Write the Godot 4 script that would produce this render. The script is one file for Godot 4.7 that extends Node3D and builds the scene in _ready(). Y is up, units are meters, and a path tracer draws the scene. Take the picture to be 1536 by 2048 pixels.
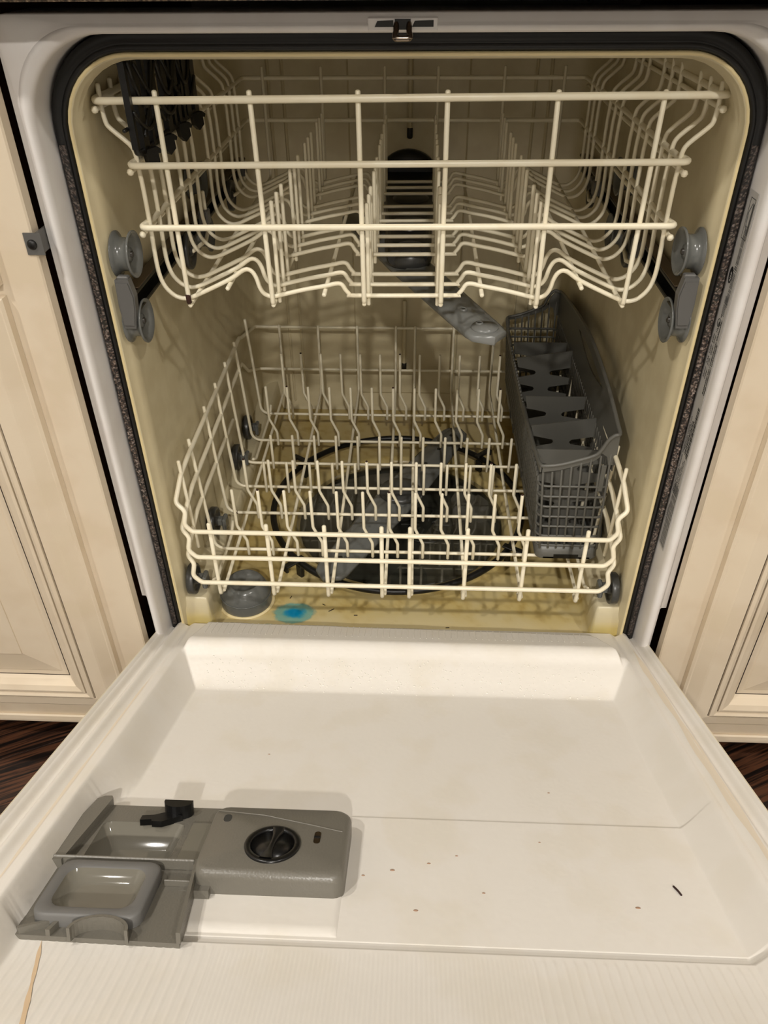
extends Node3D
# A dishwasher with its door let down, seen from above. y up, metres; z = 0 is the plane of the tub's lip.

var M := {}
var names := {}
var rng := RandomNumberGenerator.new()

# ---------------------------------------------------------------- naming and tree
func numbered(called: String) -> String:
	if not names.has(called):
		names[called] = 0
		return called
	names[called] += 1
	return "%s_%03d" % [called, names[called]]

func tag(o: Node3D, label: String, category: String, group := "", kind := "") -> void:
	o.set_meta("label", label)
	o.set_meta("category", category)
	if group != "":
		o.set_meta("group", group)
	if kind != "":
		o.set_meta("kind", kind)

func thing(called: String, label: String, category: String, at := Vector3.ZERO, group := "", kind := "") -> Node3D:
	var o := Node3D.new()
	o.name = numbered(called)
	add_child(o)
	o.position = at
	tag(o, label, category, group, kind)
	return o

func part(called: String, mesh: Mesh, mat: Material, parent: Node3D, xf := Transform3D.IDENTITY, label := "") -> MeshInstance3D:
	# a piece given in the parent's own axes
	var m := MeshInstance3D.new()
	m.mesh = mesh
	m.material_override = mat
	m.transform = xf
	m.name = called
	m.cast_shadow = GeometryInstance3D.SHADOW_CASTING_SETTING_ON
	parent.add_child(m, true)
	if label != "":
		m.set_meta("label", label)
	return m

func wpart(called: String, mesh: Mesh, mat: Material, parent: Node3D, at := Vector3.ZERO, label := "") -> MeshInstance3D:
	# a piece whose mesh is given in world axes, under an unturned thing
	return part(called, mesh, mat, parent, Transform3D(Basis.IDENTITY, at - parent.position), label)

func node(called: String, parent: Node3D, xf := Transform3D.IDENTITY) -> Node3D:
	var n := Node3D.new()
	n.name = called
	n.transform = xf
	parent.add_child(n, true)
	return n

# ---------------------------------------------------------------- shapes
func V(x: float, y: float, z: float) -> Vector3:
	return Vector3(x, y, z)

func begin(smooth := true) -> SurfaceTool:
	var st := SurfaceTool.new()
	st.begin(Mesh.PRIMITIVE_TRIANGLES)
	st.set_smooth_group(0 if smooth else -1)
	return st

func tri(st: SurfaceTool, a: Vector3, b: Vector3, c: Vector3) -> void:
	# a, b, c run counterclockwise seen from outside
	st.add_vertex(a)
	st.add_vertex(c)
	st.add_vertex(b)

func quad(st: SurfaceTool, a: Vector3, b: Vector3, c: Vector3, d: Vector3) -> void:
	tri(st, a, b, c)
	tri(st, a, c, d)

func done(st: SurfaceTool) -> ArrayMesh:
	st.generate_normals()
	st.index()
	return st.commit()

func fillet(pts: Array, r: float, n := 5, closed := false) -> Array:
	var o := []
	var c := pts.size()
	for i in c:
		if not closed and (i == 0 or i == c - 1):
			o.append(pts[i])
			continue
		var p: Vector3 = pts[i]
		var a: Vector3 = pts[(i + c - 1) % c] - p
		var b: Vector3 = pts[(i + 1) % c] - p
		var la := a.length()
		var lb := b.length()
		a /= la
		b /= lb
		var ang := a.angle_to(b)
		if ang > PI - 0.03:
			o.append(p)
			continue
		var t := minf(r / tan(ang / 2.0), minf(la, lb) * 0.48)
		for k in n + 1:
			var f := float(k) / n
			var q1: Vector3 = p + a * t
			var q2: Vector3 = p + b * t
			o.append(q1.lerp(p, f).lerp(p.lerp(q2, f), f))
	return o

func smooth_path(pts: Array, n := 4) -> Array:
	var o := []
	for i in pts.size() - 1:
		var p0: Vector3 = pts[maxi(i - 1, 0)]
		var p1: Vector3 = pts[i]
		var p2: Vector3 = pts[i + 1]
		var p3: Vector3 = pts[mini(i + 2, pts.size() - 1)]
		for k in n:
			o.append(p1.cubic_interpolate(p2, p0, p3, float(k) / n))
	o.append(pts[-1])
	return o

func tube_into(st: SurfaceTool, pts: Array, r: float, sides := 8, closed := false, flat := 1.0) -> void:
	var p := []
	var rad := []
	if closed:
		for q in pts:
			p.append(q)
			rad.append(r)
	else:
		var t0: Vector3 = (pts[0] - pts[1]).normalized()
		var t1: Vector3 = (pts[-1] - pts[-2]).normalized()
		p = [pts[0] + t0 * r * 0.6, pts[0] + t0 * r * 0.42]
		rad = [r * 0.05, r * 0.72]
		for q in pts:
			p.append(q)
			rad.append(r)
		p.append_array([pts[-1] + t1 * r * 0.42, pts[-1] + t1 * r * 0.6])
		rad.append_array([r * 0.72, r * 0.05])
	var c := p.size()
	var rings := []
	var nrm := Vector3.ZERO
	for i in c:
		var tg: Vector3
		if closed:
			tg = (p[(i + 1) % c] - p[(i + c - 1) % c]).normalized()
		else:
			tg = (p[mini(i + 1, c - 1)] - p[maxi(i - 1, 0)]).normalized()
		if nrm == Vector3.ZERO:
			nrm = tg.cross(Vector3.UP if absf(tg.y) < 0.9 else Vector3.RIGHT).normalized()
		nrm = (nrm - tg * nrm.dot(tg)).normalized()
		var bi := tg.cross(nrm)
		var ring := []
		for k in sides:
			var a := TAU * k / sides
			ring.append(p[i] + (nrm * cos(a) + bi * sin(a) * flat) * rad[i])
		rings.append(ring)
	for i in (c if closed else c - 1):
		var A: Array = rings[i]
		var B: Array = rings[(i + 1) % c]
		for k in sides:
			var k2 := (k + 1) % sides
			quad(st, A[k], A[k2], B[k2], B[k])

func tube(pts: Array, r: float, sides := 8, closed := false) -> ArrayMesh:
	var st := begin()
	tube_into(st, pts, r, sides, closed)
	return done(st)

func bar(a: Vector3, b: Vector3, r: float, sides := 8) -> ArrayMesh:
	return tube([a, b], r, sides)

func box_into(st: SurfaceTool, lo: Vector3, hi: Vector3, bev := 0.0) -> void:
	# a box with chamfered edges
	var c := (lo + hi) / 2.0
	var h := (hi - lo) / 2.0
	var e := minf(bev, minf(h.x, minf(h.y, h.z)) * 0.9)
	for ax in 3:
		var u := (ax + 1) % 3
		var v := (ax + 2) % 3
		for s in [-1.0, 1.0]:
			var q := []
			for k in [[-1, -1], [1, -1], [1, 1], [-1, 1]]:
				var p := Vector3.ZERO
				p[ax] = s * h[ax]
				p[u] = k[0] * (h[u] - e)
				p[v] = k[1] * (h[v] - e)
				q.append(c + p)
			if s > 0:
				quad(st, q[0], q[1], q[2], q[3])
			else:
				quad(st, q[3], q[2], q[1], q[0])
	if e <= 0.0:
		return
	for ax in 3:
		var u := (ax + 1) % 3
		var v := (ax + 2) % 3
		for su in [-1.0, 1.0]:
			for sv in [-1.0, 1.0]:
				var q := []
				for k in [[-1, 0], [1, 0], [1, 1], [-1, 1]]:
					var p := Vector3.ZERO
					p[ax] = k[0] * (h[ax] - e)
					p[u] = su * (h[u] - (e if k[1] == 1 else 0.0))
					p[v] = sv * (h[v] - (0.0 if k[1] == 1 else e))
					q.append(c + p)
				if su * sv > 0:
					quad(st, q[0], q[3], q[2], q[1])
				else:
					quad(st, q[0], q[1], q[2], q[3])
	for sx in [-1.0, 1.0]:
		for sy in [-1.0, 1.0]:
			for sz in [-1.0, 1.0]:
				var a := c + V(sx * h.x, sy * (h.y - e), sz * (h.z - e))
				var b := c + V(sx * (h.x - e), sy * h.y, sz * (h.z - e))
				var d := c + V(sx * (h.x - e), sy * (h.y - e), sz * h.z)
				if sx * sy * sz > 0:
					tri(st, a, b, d)
				else:
					tri(st, a, d, b)

func box(lo: Vector3, hi: Vector3, bev := 0.0) -> ArrayMesh:
	var st := begin(false)
	box_into(st, lo, hi, bev)
	return done(st)

func lathe_into(st: SurfaceTool, prof: Array, segs := 28, xf := Transform3D.IDENTITY) -> void:
	# prof: Vector2(radius, height) from the bottom axis round the outside to the top axis
	for i in prof.size() - 1:
		for k in segs:
			var a0 := TAU * k / segs
			var a1 := TAU * (k + 1) / segs
			var p: Vector2 = prof[i]
			var q: Vector2 = prof[i + 1]
			var A := xf * V(p.x * cos(a0), p.y, -p.x * sin(a0))
			var B := xf * V(p.x * cos(a1), p.y, -p.x * sin(a1))
			var C := xf * V(q.x * cos(a1), q.y, -q.x * sin(a1))
			var D := xf * V(q.x * cos(a0), q.y, -q.x * sin(a0))
			if p.x > 1e-6:
				tri(st, A, B, C)
			if q.x > 1e-6:
				tri(st, A, C, D)

func lathe(prof: Array, segs := 28, smooth := true) -> ArrayMesh:
	var st := begin(smooth)
	lathe_into(st, prof, segs)
	return done(st)

func prism_into(st: SurfaceTool, poly: PackedVector2Array, xf: Transform3D, depth: float, holes: Array = []) -> void:
	# a flat outline (x, y) given thickness along +z of xf; holes are bridged in
	var outline := poly
	if Geometry2D.is_polygon_clockwise(outline):
		outline.reverse()
	var work := outline
	for h in holes:
		var hole: PackedVector2Array = h
		if not Geometry2D.is_polygon_clockwise(hole):
			hole.reverse()
		var bi := 0
		var bj := 0
		var best := 1e9
		for i in work.size():
			for j in hole.size():
				var d := work[i].distance_squared_to(hole[j])
				if d < best:
					best = d
					bi = i
					bj = j
		var merged := PackedVector2Array()
		for i in bi + 1:
			merged.append(work[i])
		for j in hole.size() + 1:
			merged.append(hole[(bj + j) % hole.size()])
		for i in range(bi, work.size()):
			merged.append(work[i])
		work = merged
		_side(st, hole, xf, depth)
	_side(st, outline, xf, depth)
	var ids := Geometry2D.triangulate_polygon(work)
	for k in range(0, ids.size(), 3):
		var a := work[ids[k]]
		var b := work[ids[k + 1]]
		var c := work[ids[k + 2]]
		if (b - a).cross(c - a) < 0:
			var t := b
			b = c
			c = t
		tri(st, xf * V(a.x, a.y, depth), xf * V(b.x, b.y, depth), xf * V(c.x, c.y, depth))
		tri(st, xf * V(a.x, a.y, 0), xf * V(c.x, c.y, 0), xf * V(b.x, b.y, 0))

func _side(st: SurfaceTool, o: PackedVector2Array, xf: Transform3D, depth: float) -> void:
	for i in o.size():
		var a := o[i]
		var b := o[(i + 1) % o.size()]
		quad(st, xf * V(a.x, a.y, 0), xf * V(b.x, b.y, 0), xf * V(b.x, b.y, depth), xf * V(a.x, a.y, depth))

func prism(poly: PackedVector2Array, xf: Transform3D, depth: float, holes: Array = []) -> ArrayMesh:
	var st := begin(false)
	prism_into(st, poly, xf, depth, holes)
	return done(st)

func round_rect(x0: float, y0: float, x1: float, y1: float, r: float, n := 4) -> PackedVector2Array:
	var o := PackedVector2Array()
	for k in [[x1 - r, y0 + r, -90], [x1 - r, y1 - r, 0], [x0 + r, y1 - r, 90], [x0 + r, y0 + r, 180]]:
		for i in n + 1:
			var a := deg_to_rad(k[2] + 90.0 * i / n)
			o.append(Vector2(k[0] + r * cos(a), k[1] + r * sin(a)))
	return o

func loft_into(st: SurfaceTool, loops: Array, closed := true, flip := false) -> void:
	for i in loops.size() - 1:
		var A: Array = loops[i]
		var B: Array = loops[i + 1]
		var n := A.size()
		for k in (n if closed else n - 1):
			var k2 := (k + 1) % n
			if flip:
				quad(st, A[k], B[k], B[k2], A[k2])
			else:
				quad(st, A[k], A[k2], B[k2], B[k])

func cap_into(st: SurfaceTool, loop: Array, flip := false) -> void:
	var c := Vector3.ZERO
	for p in loop:
		c += p
	c /= loop.size()
	for k in loop.size():
		if flip:
			tri(st, c, loop[(k + 1) % loop.size()], loop[k])
		else:
			tri(st, c, loop[k], loop[(k + 1) % loop.size()])

func ring_loop(xl: float, xr: float, yb: float, yt: float, rb: float, rt: float, z: float, n := 8) -> Array:
	# a rounded rectangle facing +z, counterclockwise
	var o := []
	for k in [[xr - rb, yb + rb, -90, rb], [xr - rt, yt - rt, 0, rt], [xl + rt, yt - rt, 90, rt], [xl + rb, yb + rb, 180, rb]]:
		for i in n + 1:
			var a := deg_to_rad(k[2] + 90.0 * i / n)
			o.append(V(k[0] + k[3] * cos(a), k[1] + k[3] * sin(a), z))
	return o

func arch(xl: float, xr: float, y0: float, yt: float, r: float, z: float, n := 10, m := 1) -> Array:
	# up the right side, over the top, down the left side
	var o := []
	for i in m:
		o.append(V(xr, lerpf(y0, yt - r, float(i) / m), z))
	for i in n + 1:
		var a := PI / 2 * i / n
		o.append(V(xr - r + r * cos(a), yt - r + r * sin(a), z))
	for i in n + 1:
		var a := PI / 2 + PI / 2 * i / n
		o.append(V(xl + r + r * cos(a), yt - r + r * sin(a), z))
	for i in m:
		o.append(V(xl, lerpf(yt - r, y0, float(i + 1) / m), z))
	return o

func field(xs: Array, zs: Array, f: Callable, skirt := -1.0, colors = null) -> ArrayMesh:
	# a surface y = f(x, z) over a grid
	var st := begin()
	var g := []
	for z in zs:
		var row := []
		for x in xs:
			row.append(V(x, f.call(x, z), z))
		g.append(row)
	var put := func(p: Vector3) -> void:
		if colors != null:
			st.set_color(colors.call(p))
		st.set_uv(Vector2(p.x, p.z))
		st.add_vertex(p)
	for j in zs.size() - 1:
		for i in xs.size() - 1:
			var a: Vector3 = g[j][i]
			var b: Vector3 = g[j][i + 1]
			var c: Vector3 = g[j + 1][i + 1]
			var d: Vector3 = g[j + 1][i]
			for p in [a, b, c, a, c, d]:
				put.call(p)
	if skirt > 0.0:
		st.set_smooth_group(-1)
		var rim := []
		for i in xs.size():
			rim.append(g[0][i])
		for j in range(1, zs.size()):
			rim.append(g[j][-1])
		for i in range(xs.size() - 2, -1, -1):
			rim.append(g[-1][i])
		for j in range(zs.size() - 2, 0, -1):
			rim.append(g[j][0])
		for k in rim.size():
			var a: Vector3 = rim[k]
			var b: Vector3 = rim[(k + 1) % rim.size()]
			var a2 := V(a.x, -skirt, a.z)
			var b2 := V(b.x, -skirt, b.z)
			for p in [a, a2, b2, a, b2, b]:
				put.call(p)
	return done(st)

func span(a: float, b: float, n: int) -> Array:
	var o := []
	for i in n + 1:
		o.append(lerpf(a, b, float(i) / n))
	return o

func ss(a: float, b: float, x: float) -> float:
	return smoothstep(a, b, x)

# ---------------------------------------------------------------- materials
func mat(color: Color, rough := 0.5, metal := 0.0, spec := 0.5) -> StandardMaterial3D:
	var m := StandardMaterial3D.new()
	m.albedo_color = color
	m.roughness = rough
	m.metallic = metal
	m.metallic_specular = spec
	m.cull_mode = BaseMaterial3D.CULL_DISABLED
	return m

func noise_tex(freq: float, ramp: Array, size := 512, seed_ := 1, octaves := 4, normal := 0.0) -> NoiseTexture2D:
	var n := FastNoiseLite.new()
	n.seed = seed_
	n.noise_type = FastNoiseLite.TYPE_SIMPLEX_SMOOTH
	n.frequency = freq
	n.fractal_octaves = octaves
	var t := NoiseTexture2D.new()
	t.width = size
	t.height = size
	t.seamless = true
	t.noise = n
	if normal > 0.0:
		t.as_normal_map = true
		t.bump_strength = normal
	if ramp.size() > 0:
		var g := Gradient.new()
		var off := PackedFloat32Array()
		var col := PackedColorArray()
		for r in ramp:
			off.append(r[0])
			col.append(r[1])
		g.offsets = off
		g.colors = col
		t.color_ramp = g
	return t

func tri_tex(m: StandardMaterial3D, t: Texture2D, scale: float) -> StandardMaterial3D:
	m.albedo_texture = t
	m.uv1_triplanar = true
	m.uv1_world_triplanar = true
	m.uv1_scale = Vector3.ONE * scale
	return m

func grain(m: StandardMaterial3D, freq: float, strength: float, scale: float, sd := 5) -> StandardMaterial3D:
	m.normal_enabled = true
	m.normal_texture = noise_tex(freq, [], 256, sd, 3, 6.0)
	m.normal_scale = strength
	m.uv1_triplanar = true
	m.uv1_world_triplanar = true
	m.uv1_scale = Vector3.ONE * scale
	return m

func wood_texture() -> ImageTexture:
	# planks of dark stained oak: long dark pores on brown, u along the grain
	var w := 512
	var h := 256
	var im := Image.create(w, h, false, Image.FORMAT_RGB8)
	var n := FastNoiseLite.new()
	n.seed = 11
	n.noise_type = FastNoiseLite.TYPE_SIMPLEX_SMOOTH
	n.frequency = 1.0
	n.fractal_octaves = 3
	for j in h:
		for i in w:
			var a := TAU * i / w
			var v := float(j)
			# grain runs in rings round u so that it repeats along the plank
			var wv := v + 5.0 * n.get_noise_3d(cos(a) * 0.35, sin(a) * 0.35, v * 0.012)
			var s := n.get_noise_3d(cos(a) * 0.55, sin(a) * 0.55, wv * 0.16)
			var f := n.get_noise_3d(cos(a) * 1.4 + 9.0, sin(a) * 1.4, wv * 0.42)
			var d := clampf(0.5 + 0.85 * s + 0.45 * f, 0.0, 1.0)
			d = smoothstep(0.12, 0.72, d)
			var c := Color(0.065, 0.036, 0.024).lerp(Color(0.33, 0.205, 0.135), d)
			im.set_pixel(i, j, c)
	return ImageTexture.create_from_image(im)

func puddle_texture() -> ImageTexture:
	var s := 256
	var im := Image.create(s, s, false, Image.FORMAT_RGBA8)
	var n := FastNoiseLite.new()
	n.seed = 3
	n.frequency = 0.012
	for j in s:
		for i in s:
			var p := Vector2(i, j) / s * 2.0 - Vector2.ONE
			var r := p.length() + 0.16 * n.get_noise_2d(i, j)
			var core := 1.0 - smoothstep(0.2, 0.62, r)
			var c := Color(0.42, 0.72, 0.70).lerp(Color(0.0, 0.50, 0.68), core)
			c.a = (1.0 - smoothstep(0.78, 0.98, r)) * lerpf(0.55, 0.97, core)
			im.set_pixel(i, j, c)
	return ImageTexture.create_from_image(im)

func make_materials() -> void:
	M.tub = tri_tex(mat(Color(1, 1, 1), 0.32), noise_tex(0.012, [[0.3, Color(0.795, 0.745, 0.61)], [0.7, Color(0.825, 0.78, 0.65)]], 512, 2), 3.0)
	M.lip = mat(Color(0.90, 0.83, 0.64), 0.35)
	M.floor_pan = mat(Color.WHITE, 0.22)
	M.floor_pan.vertex_color_use_as_albedo = true
	M.wire = tri_tex(mat(Color.WHITE, 0.33), noise_tex(0.02, [[0.3, Color(0.935, 0.895, 0.79)], [0.6, Color(0.95, 0.92, 0.825)]], 256, 8), 5.0)
	M.rust = mat(Color(0.20, 0.09, 0.04), 0.8)
	M.door = tri_tex(mat(Color.WHITE, 0.36), noise_tex(0.01, [[0.25, Color(0.87, 0.845, 0.80)], [0.5, Color(0.885, 0.865, 0.835)]], 512, 4), 2.2)
	grain(M.door, 0.25, 0.025, 2.2, 21)
	M.door_wet = mat(Color(0.885, 0.865, 0.83), 0.08)
	M.stain = mat(Color(0.86, 0.81, 0.735), 0.4)
	M.frame = tri_tex(mat(Color.WHITE, 0.3), noise_tex(0.014, [[0.3, Color(0.865, 0.845, 0.83)], [0.6, Color(0.89, 0.875, 0.865)]], 256, 6), 3.0)
	M.skin = mat(Color(0.87, 0.83, 0.74), 0.3)
	M.black = mat(Color(0.022, 0.021, 0.02), 0.45)
	M.grime = mat(Color.WHITE, 0.75)
	M.grime.vertex_color_use_as_albedo = true
	M.grey = mat(Color(0.395, 0.40, 0.39), 0.2)
	M.clip = mat(Color(0.37, 0.365, 0.355), 0.38)
	M.dark_grey = mat(Color(0.235, 0.235, 0.228), 0.32)
	M.basket = mat(Color(0.37, 0.366, 0.345), 0.38)
	M.disp = grain(mat(Color(0.415, 0.40, 0.365), 0.36), 0.3, 0.06, 6.0, 31)
	M.seal = mat(Color(0.405, 0.40, 0.39), 0.5)
	M.wet_grey = mat(Color(0.44, 0.425, 0.385), 0.08)
	M.knob = mat(Color(0.055, 0.055, 0.055), 0.28)
	M.shelf = mat(Color(0.028, 0.027, 0.026), 0.35)
	M.rail = mat(Color(0.03, 0.027, 0.024), 0.25)
	M.rail_edge = mat(Color(0.30, 0.24, 0.17), 0.3, 0.6)
	M.chrome = mat(Color(0.55, 0.5, 0.45), 0.22, 1.0)
	M.steel = mat(Color(0.33, 0.32, 0.31), 0.4, 0.7)
	M.rod_tip = mat(Color(0.10, 0.09, 0.07), 0.5)
	M.filter = mat(Color(0.20, 0.20, 0.175), 0.3)
	M.filter_dark = mat(Color(0.05, 0.052, 0.048), 0.35)
	M.arm = mat(Color(0.46, 0.465, 0.455), 0.3)
	M.water = mat(Color(0.30, 0.30, 0.26, 0.12), 0.02)
	M.water.transparency = BaseMaterial3D.TRANSPARENCY_ALPHA
	M.drop = mat(Color(1, 1, 1, 0.0), 0.02)
	M.drop.refraction_enabled = true
	M.drop.refraction_scale = 0.033
	M.cabinet = tri_tex(mat(Color.WHITE, 0.42), noise_tex(0.01, [[0.3, Color(0.85, 0.785, 0.69)], [0.6, Color(0.87, 0.81, 0.72)]], 512, 9), 2.0)
	M.raw = mat(Color(0.42, 0.26, 0.13), 0.7)
	M.glaze = mat(Color(0.14, 0.075, 0.04), 0.7)
	M.toe = mat(Color(0.055, 0.04, 0.03), 0.8)
	M.granite = tri_tex(mat(Color.WHITE, 0.25), noise_tex(0.12, [[0.2, Color(0.05, 0.04, 0.035)], [0.45, Color(0.26, 0.2, 0.15)], [0.62, Color(0.42, 0.35, 0.27)], [0.8, Color(0.7, 0.62, 0.52)]], 512, 12), 4.0)
	M.wood = mat(Color.WHITE, 0.42)
	M.wood.albedo_texture = wood_texture()
	M.wood.texture_repeat = true
	M.wood.heightmap_enabled = false
	M.slab = mat(Color(0.025, 0.016, 0.012), 0.9)
	M.paint = mat(Color(0.80, 0.785, 0.76), 0.8)
	M.ceiling = mat(Color(0.86, 0.84, 0.80), 0.85)
	M.can = mat(Color(0.85, 0.85, 0.83), 0.4)
	M.lamp = mat(Color(1, 0.95, 0.85), 0.5)
	M.lamp.emission_enabled = true
	M.lamp.emission = Color(1.0, 0.95, 0.88)
	M.lamp.emission_energy_multiplier = 3.0
	M.print = mat(Color(0.05, 0.05, 0.055), 0.6)
	M.print_grey = mat(Color(0.30, 0.30, 0.30), 0.6)
	M.film = mat(Color(0.74, 0.73, 0.715), 0.35)
	M.puddle = mat(Color.WHITE, 0.12)
	M.puddle.albedo_texture = puddle_texture()
	M.puddle.transparency = BaseMaterial3D.TRANSPARENCY_ALPHA
	M.flake = mat(Color(0.16, 0.045, 0.03), 0.6)
	M.streak = mat(Color(0.84, 0.735, 0.60), 0.45)
	M.dirt = mat(Color(0.62, 0.50, 0.41), 0.6)
	M.scrap = mat(Color(0.16, 0.10, 0.04), 0.7)

# ---------------------------------------------------------------- the scene
var door_xf := Transform3D(Basis(Vector3.RIGHT, deg_to_rad(-23.0)), Vector3(0, 0.01, 0))

func _ready() -> void:
	rng.seed = 7
	# camera
	var cam := Camera3D.new()
	cam.name = "camera"
	add_child(cam)
	cam.position = V(0.015, 0.7181, 0.7007)
	cam.rotation = V(-0.6411, 0.048, -0.0092)
	cam.fov = 67.03
	cam.near = 0.02
	cam.current = true
	# sky and exposure: a dim room at night
	var we := WorldEnvironment.new()
	we.name = "environment"
	var e := Environment.new()
	e.background_mode = Environment.BG_COLOR
	e.background_color = Color(0.02, 0.02, 0.025)
	e.tonemap_mode = Environment.TONE_MAPPER_LINEAR
	e.tonemap_exposure = 0.875
	e.sdfgi_enabled = true
	e.ssao_enabled = true
	e.ssil_enabled = true
	we.environment = e
	add_child(we)
	make_materials()
	ceiling_lights()
	room()
	cabinets()
	dishwasher()
	lower_rack()
	upper_rack()
	silverware_basket()
	cup_shelf()
	small_things()

func ceiling_lights() -> void:
	# recessed cans: place, energy
	var spots := [
		[V(-1.05, 2.22, 1.12), 1.9, "recessed ceiling light ahead of the left base cabinet"],
		[V(1.0, 2.22, 1.15), 1.4, "recessed ceiling light ahead of the right base cabinet"],
		[V(-1.15, 2.22, 0.12), 1.5, "recessed ceiling light straight above the left worktop edge"],
		[V(0.15, 2.22, 2.55), 6.2, "recessed ceiling light far out in the middle of the kitchen"],
	]
	for s in spots:
		var at: Vector3 = s[0]
		var t := thing("ceiling_light", s[2], "ceiling light", at, "recessed ceiling lights")
		part("trim_ring", lathe([Vector2(0.05, 0.028), Vector2(0.05, 0.006), Vector2(0.056, 0.0), Vector2(0.078, 0.012), Vector2(0.082, 0.028)]), M.can, t)
		part("lens", lathe([Vector2(0.0, 0.018), Vector2(0.05, 0.018), Vector2(0.05, 0.026), Vector2(0.0, 0.026)], 28, false), M.lamp, t)
		var l := SpotLight3D.new()
		l.name = "lamp_light"
		l.light_color = Color(1.0, 0.978, 0.945)
		l.light_energy = s[1]
		l.light_size = 0.045
		l.spot_angle = 72.0
		l.spot_angle_attenuation = 0.6
		l.spot_range = 8.0
		l.spot_attenuation = 2.0
		l.shadow_enabled = true
		l.rotation = V(-PI / 2, 0, 0)
		l.position = V(0, -0.012, 0)
		t.add_child(l)

func structure(called: String, mesh: Mesh, m: Material, label: String, category: String) -> MeshInstance3D:
	var o := part(called, mesh, m, self)
	names[called] = 0
	tag(o, label, category, "", "structure")
	return o

func room() -> void:
	var y0 := -0.19
	var y1 := 2.25
	structure("ceiling", box(V(-1.9, y1, -0.8), V(1.9, y1 + 0.1, 3.3)), M.ceiling, "plain white painted kitchen ceiling with recessed lights", "ceiling")
	structure("wall_back", box(V(-1.9, y0 - 0.1, -0.8), V(1.9, y1, -0.68)), M.paint, "beige painted wall behind the base cabinets", "wall")
	structure("wall_left", box(V(-1.9, y0 - 0.1, -0.68), V(-1.8, y1, 3.2)), M.paint, "beige painted side wall left of the cabinets", "wall")
	structure("wall_right", box(V(1.8, y0 - 0.1, -0.68), V(1.9, y1, 3.2)), M.paint, "beige painted side wall right of the cabinets", "wall")
	structure("wall_front", box(V(-1.9, y0 - 0.1, 3.2), V(1.9, y1, 3.3)), M.paint, "beige painted wall facing the dishwasher", "wall")
	var fl := structure("floor", box(V(-1.9, y0 - 0.1, -0.68), V(1.9, y0 - 0.012, 3.2)), M.slab, "dark brown stained oak plank floor under the cabinets", "floor")
	# planks run askew to the cabinets, as they do in the corner left of the door
	var ang := deg_to_rad(26.0)
	var wid := 0.074
	for row in range(-14, 15):
		var off := rng.randf() * 0.7
		for k in range(-2, 3):
			var ln := 0.72
			var u0 := k * ln + off - 0.35
			var um := u0 + ln / 2
			var vm := (row + 0.5) * wid
			var x := um * cos(ang) + vm * sin(ang)
			var z := -um * sin(ang) + vm * cos(ang) + 0.3
			if absf(x) > 1.25 or z < -0.28 or z > 1.25:
				continue
			var st := begin(false)
			var h := 0.012
			var lx := ln / 2 - 0.0002
			var lv := wid / 2 - 0.0003
			var uo := rng.randf()
			var vo := rng.randf()
			var c := 0.00005
			var pts := [V(-lx + c, 0, -lv + c), V(lx - c, 0, -lv + c), V(lx - c, 0, lv - c), V(-lx + c, 0, lv - c)]
			var low := [V(-lx, -c, -lv), V(lx, -c, -lv), V(lx, -c, lv), V(-lx, -c, lv)]
			var bot := [V(-lx, -h, -lv), V(lx, -h, -lv), V(lx, -h, lv), V(-lx, -h, lv)]
			var emit := func(a: Vector3, b: Vector3, d: Vector3) -> void:
				for p in [a, b, d]:
					st.set_uv(Vector2(p.x / 0.75 + uo, p.z / 0.24 + vo))
					st.add_vertex(p)
			emit.call(pts[0], pts[1], pts[2])
			emit.call(pts[0], pts[2], pts[3])
			for i in 4:
				var j := (i + 1) % 4
				emit.call(pts[i], low[i], low[j])
				emit.call(pts[i], low[j], pts[j])
				emit.call(low[i], bot[i], bot[j])
				emit.call(low[i], bot[j], low[j])
			part("plank", done(st), M.wood, fl, Transform3D(Basis(Vector3.UP, ang), V(x, y0 + rng.randf() * 0.0004, z)))

func panel_front(xl: float, xr: float, yb: float, yt: float, prof: Array) -> ArrayMesh:
	# a mitred, moulded cabinet front: profile of (inset, z) from the edge inwards
	var st := begin(false)
	var loops := []
	for p in prof:
		var d: float = p[0]
		loops.append([V(xr - d, yb + d, p[1]), V(xr - d, yt - d, p[1]), V(xl + d, yt - d, p[1]), V(xl + d, yb + d, p[1])])
	loft_into(st, loops, true)
	cap_into(st, loops[-1])
	cap_into(st, loops[0], true)
	return done(st)

func frame_ring(xl: float, xr: float, yb: float, yt: float, d: float, w: float, z0: float, z1: float) -> ArrayMesh:
	var st := begin(false)
	var loops := []
	for p in [[d, z0], [d, z1], [d + w, z1], [d + w, z0]]:
		var q: float = p[0]
		loops.append([V(xr - q, yb + q, p[1]), V(xr - q, yt - q, p[1]), V(xl + q, yt - q, p[1]), V(xl + q, yb + q, p[1])])
	loft_into(st, loops, true)
	return done(st)

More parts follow.
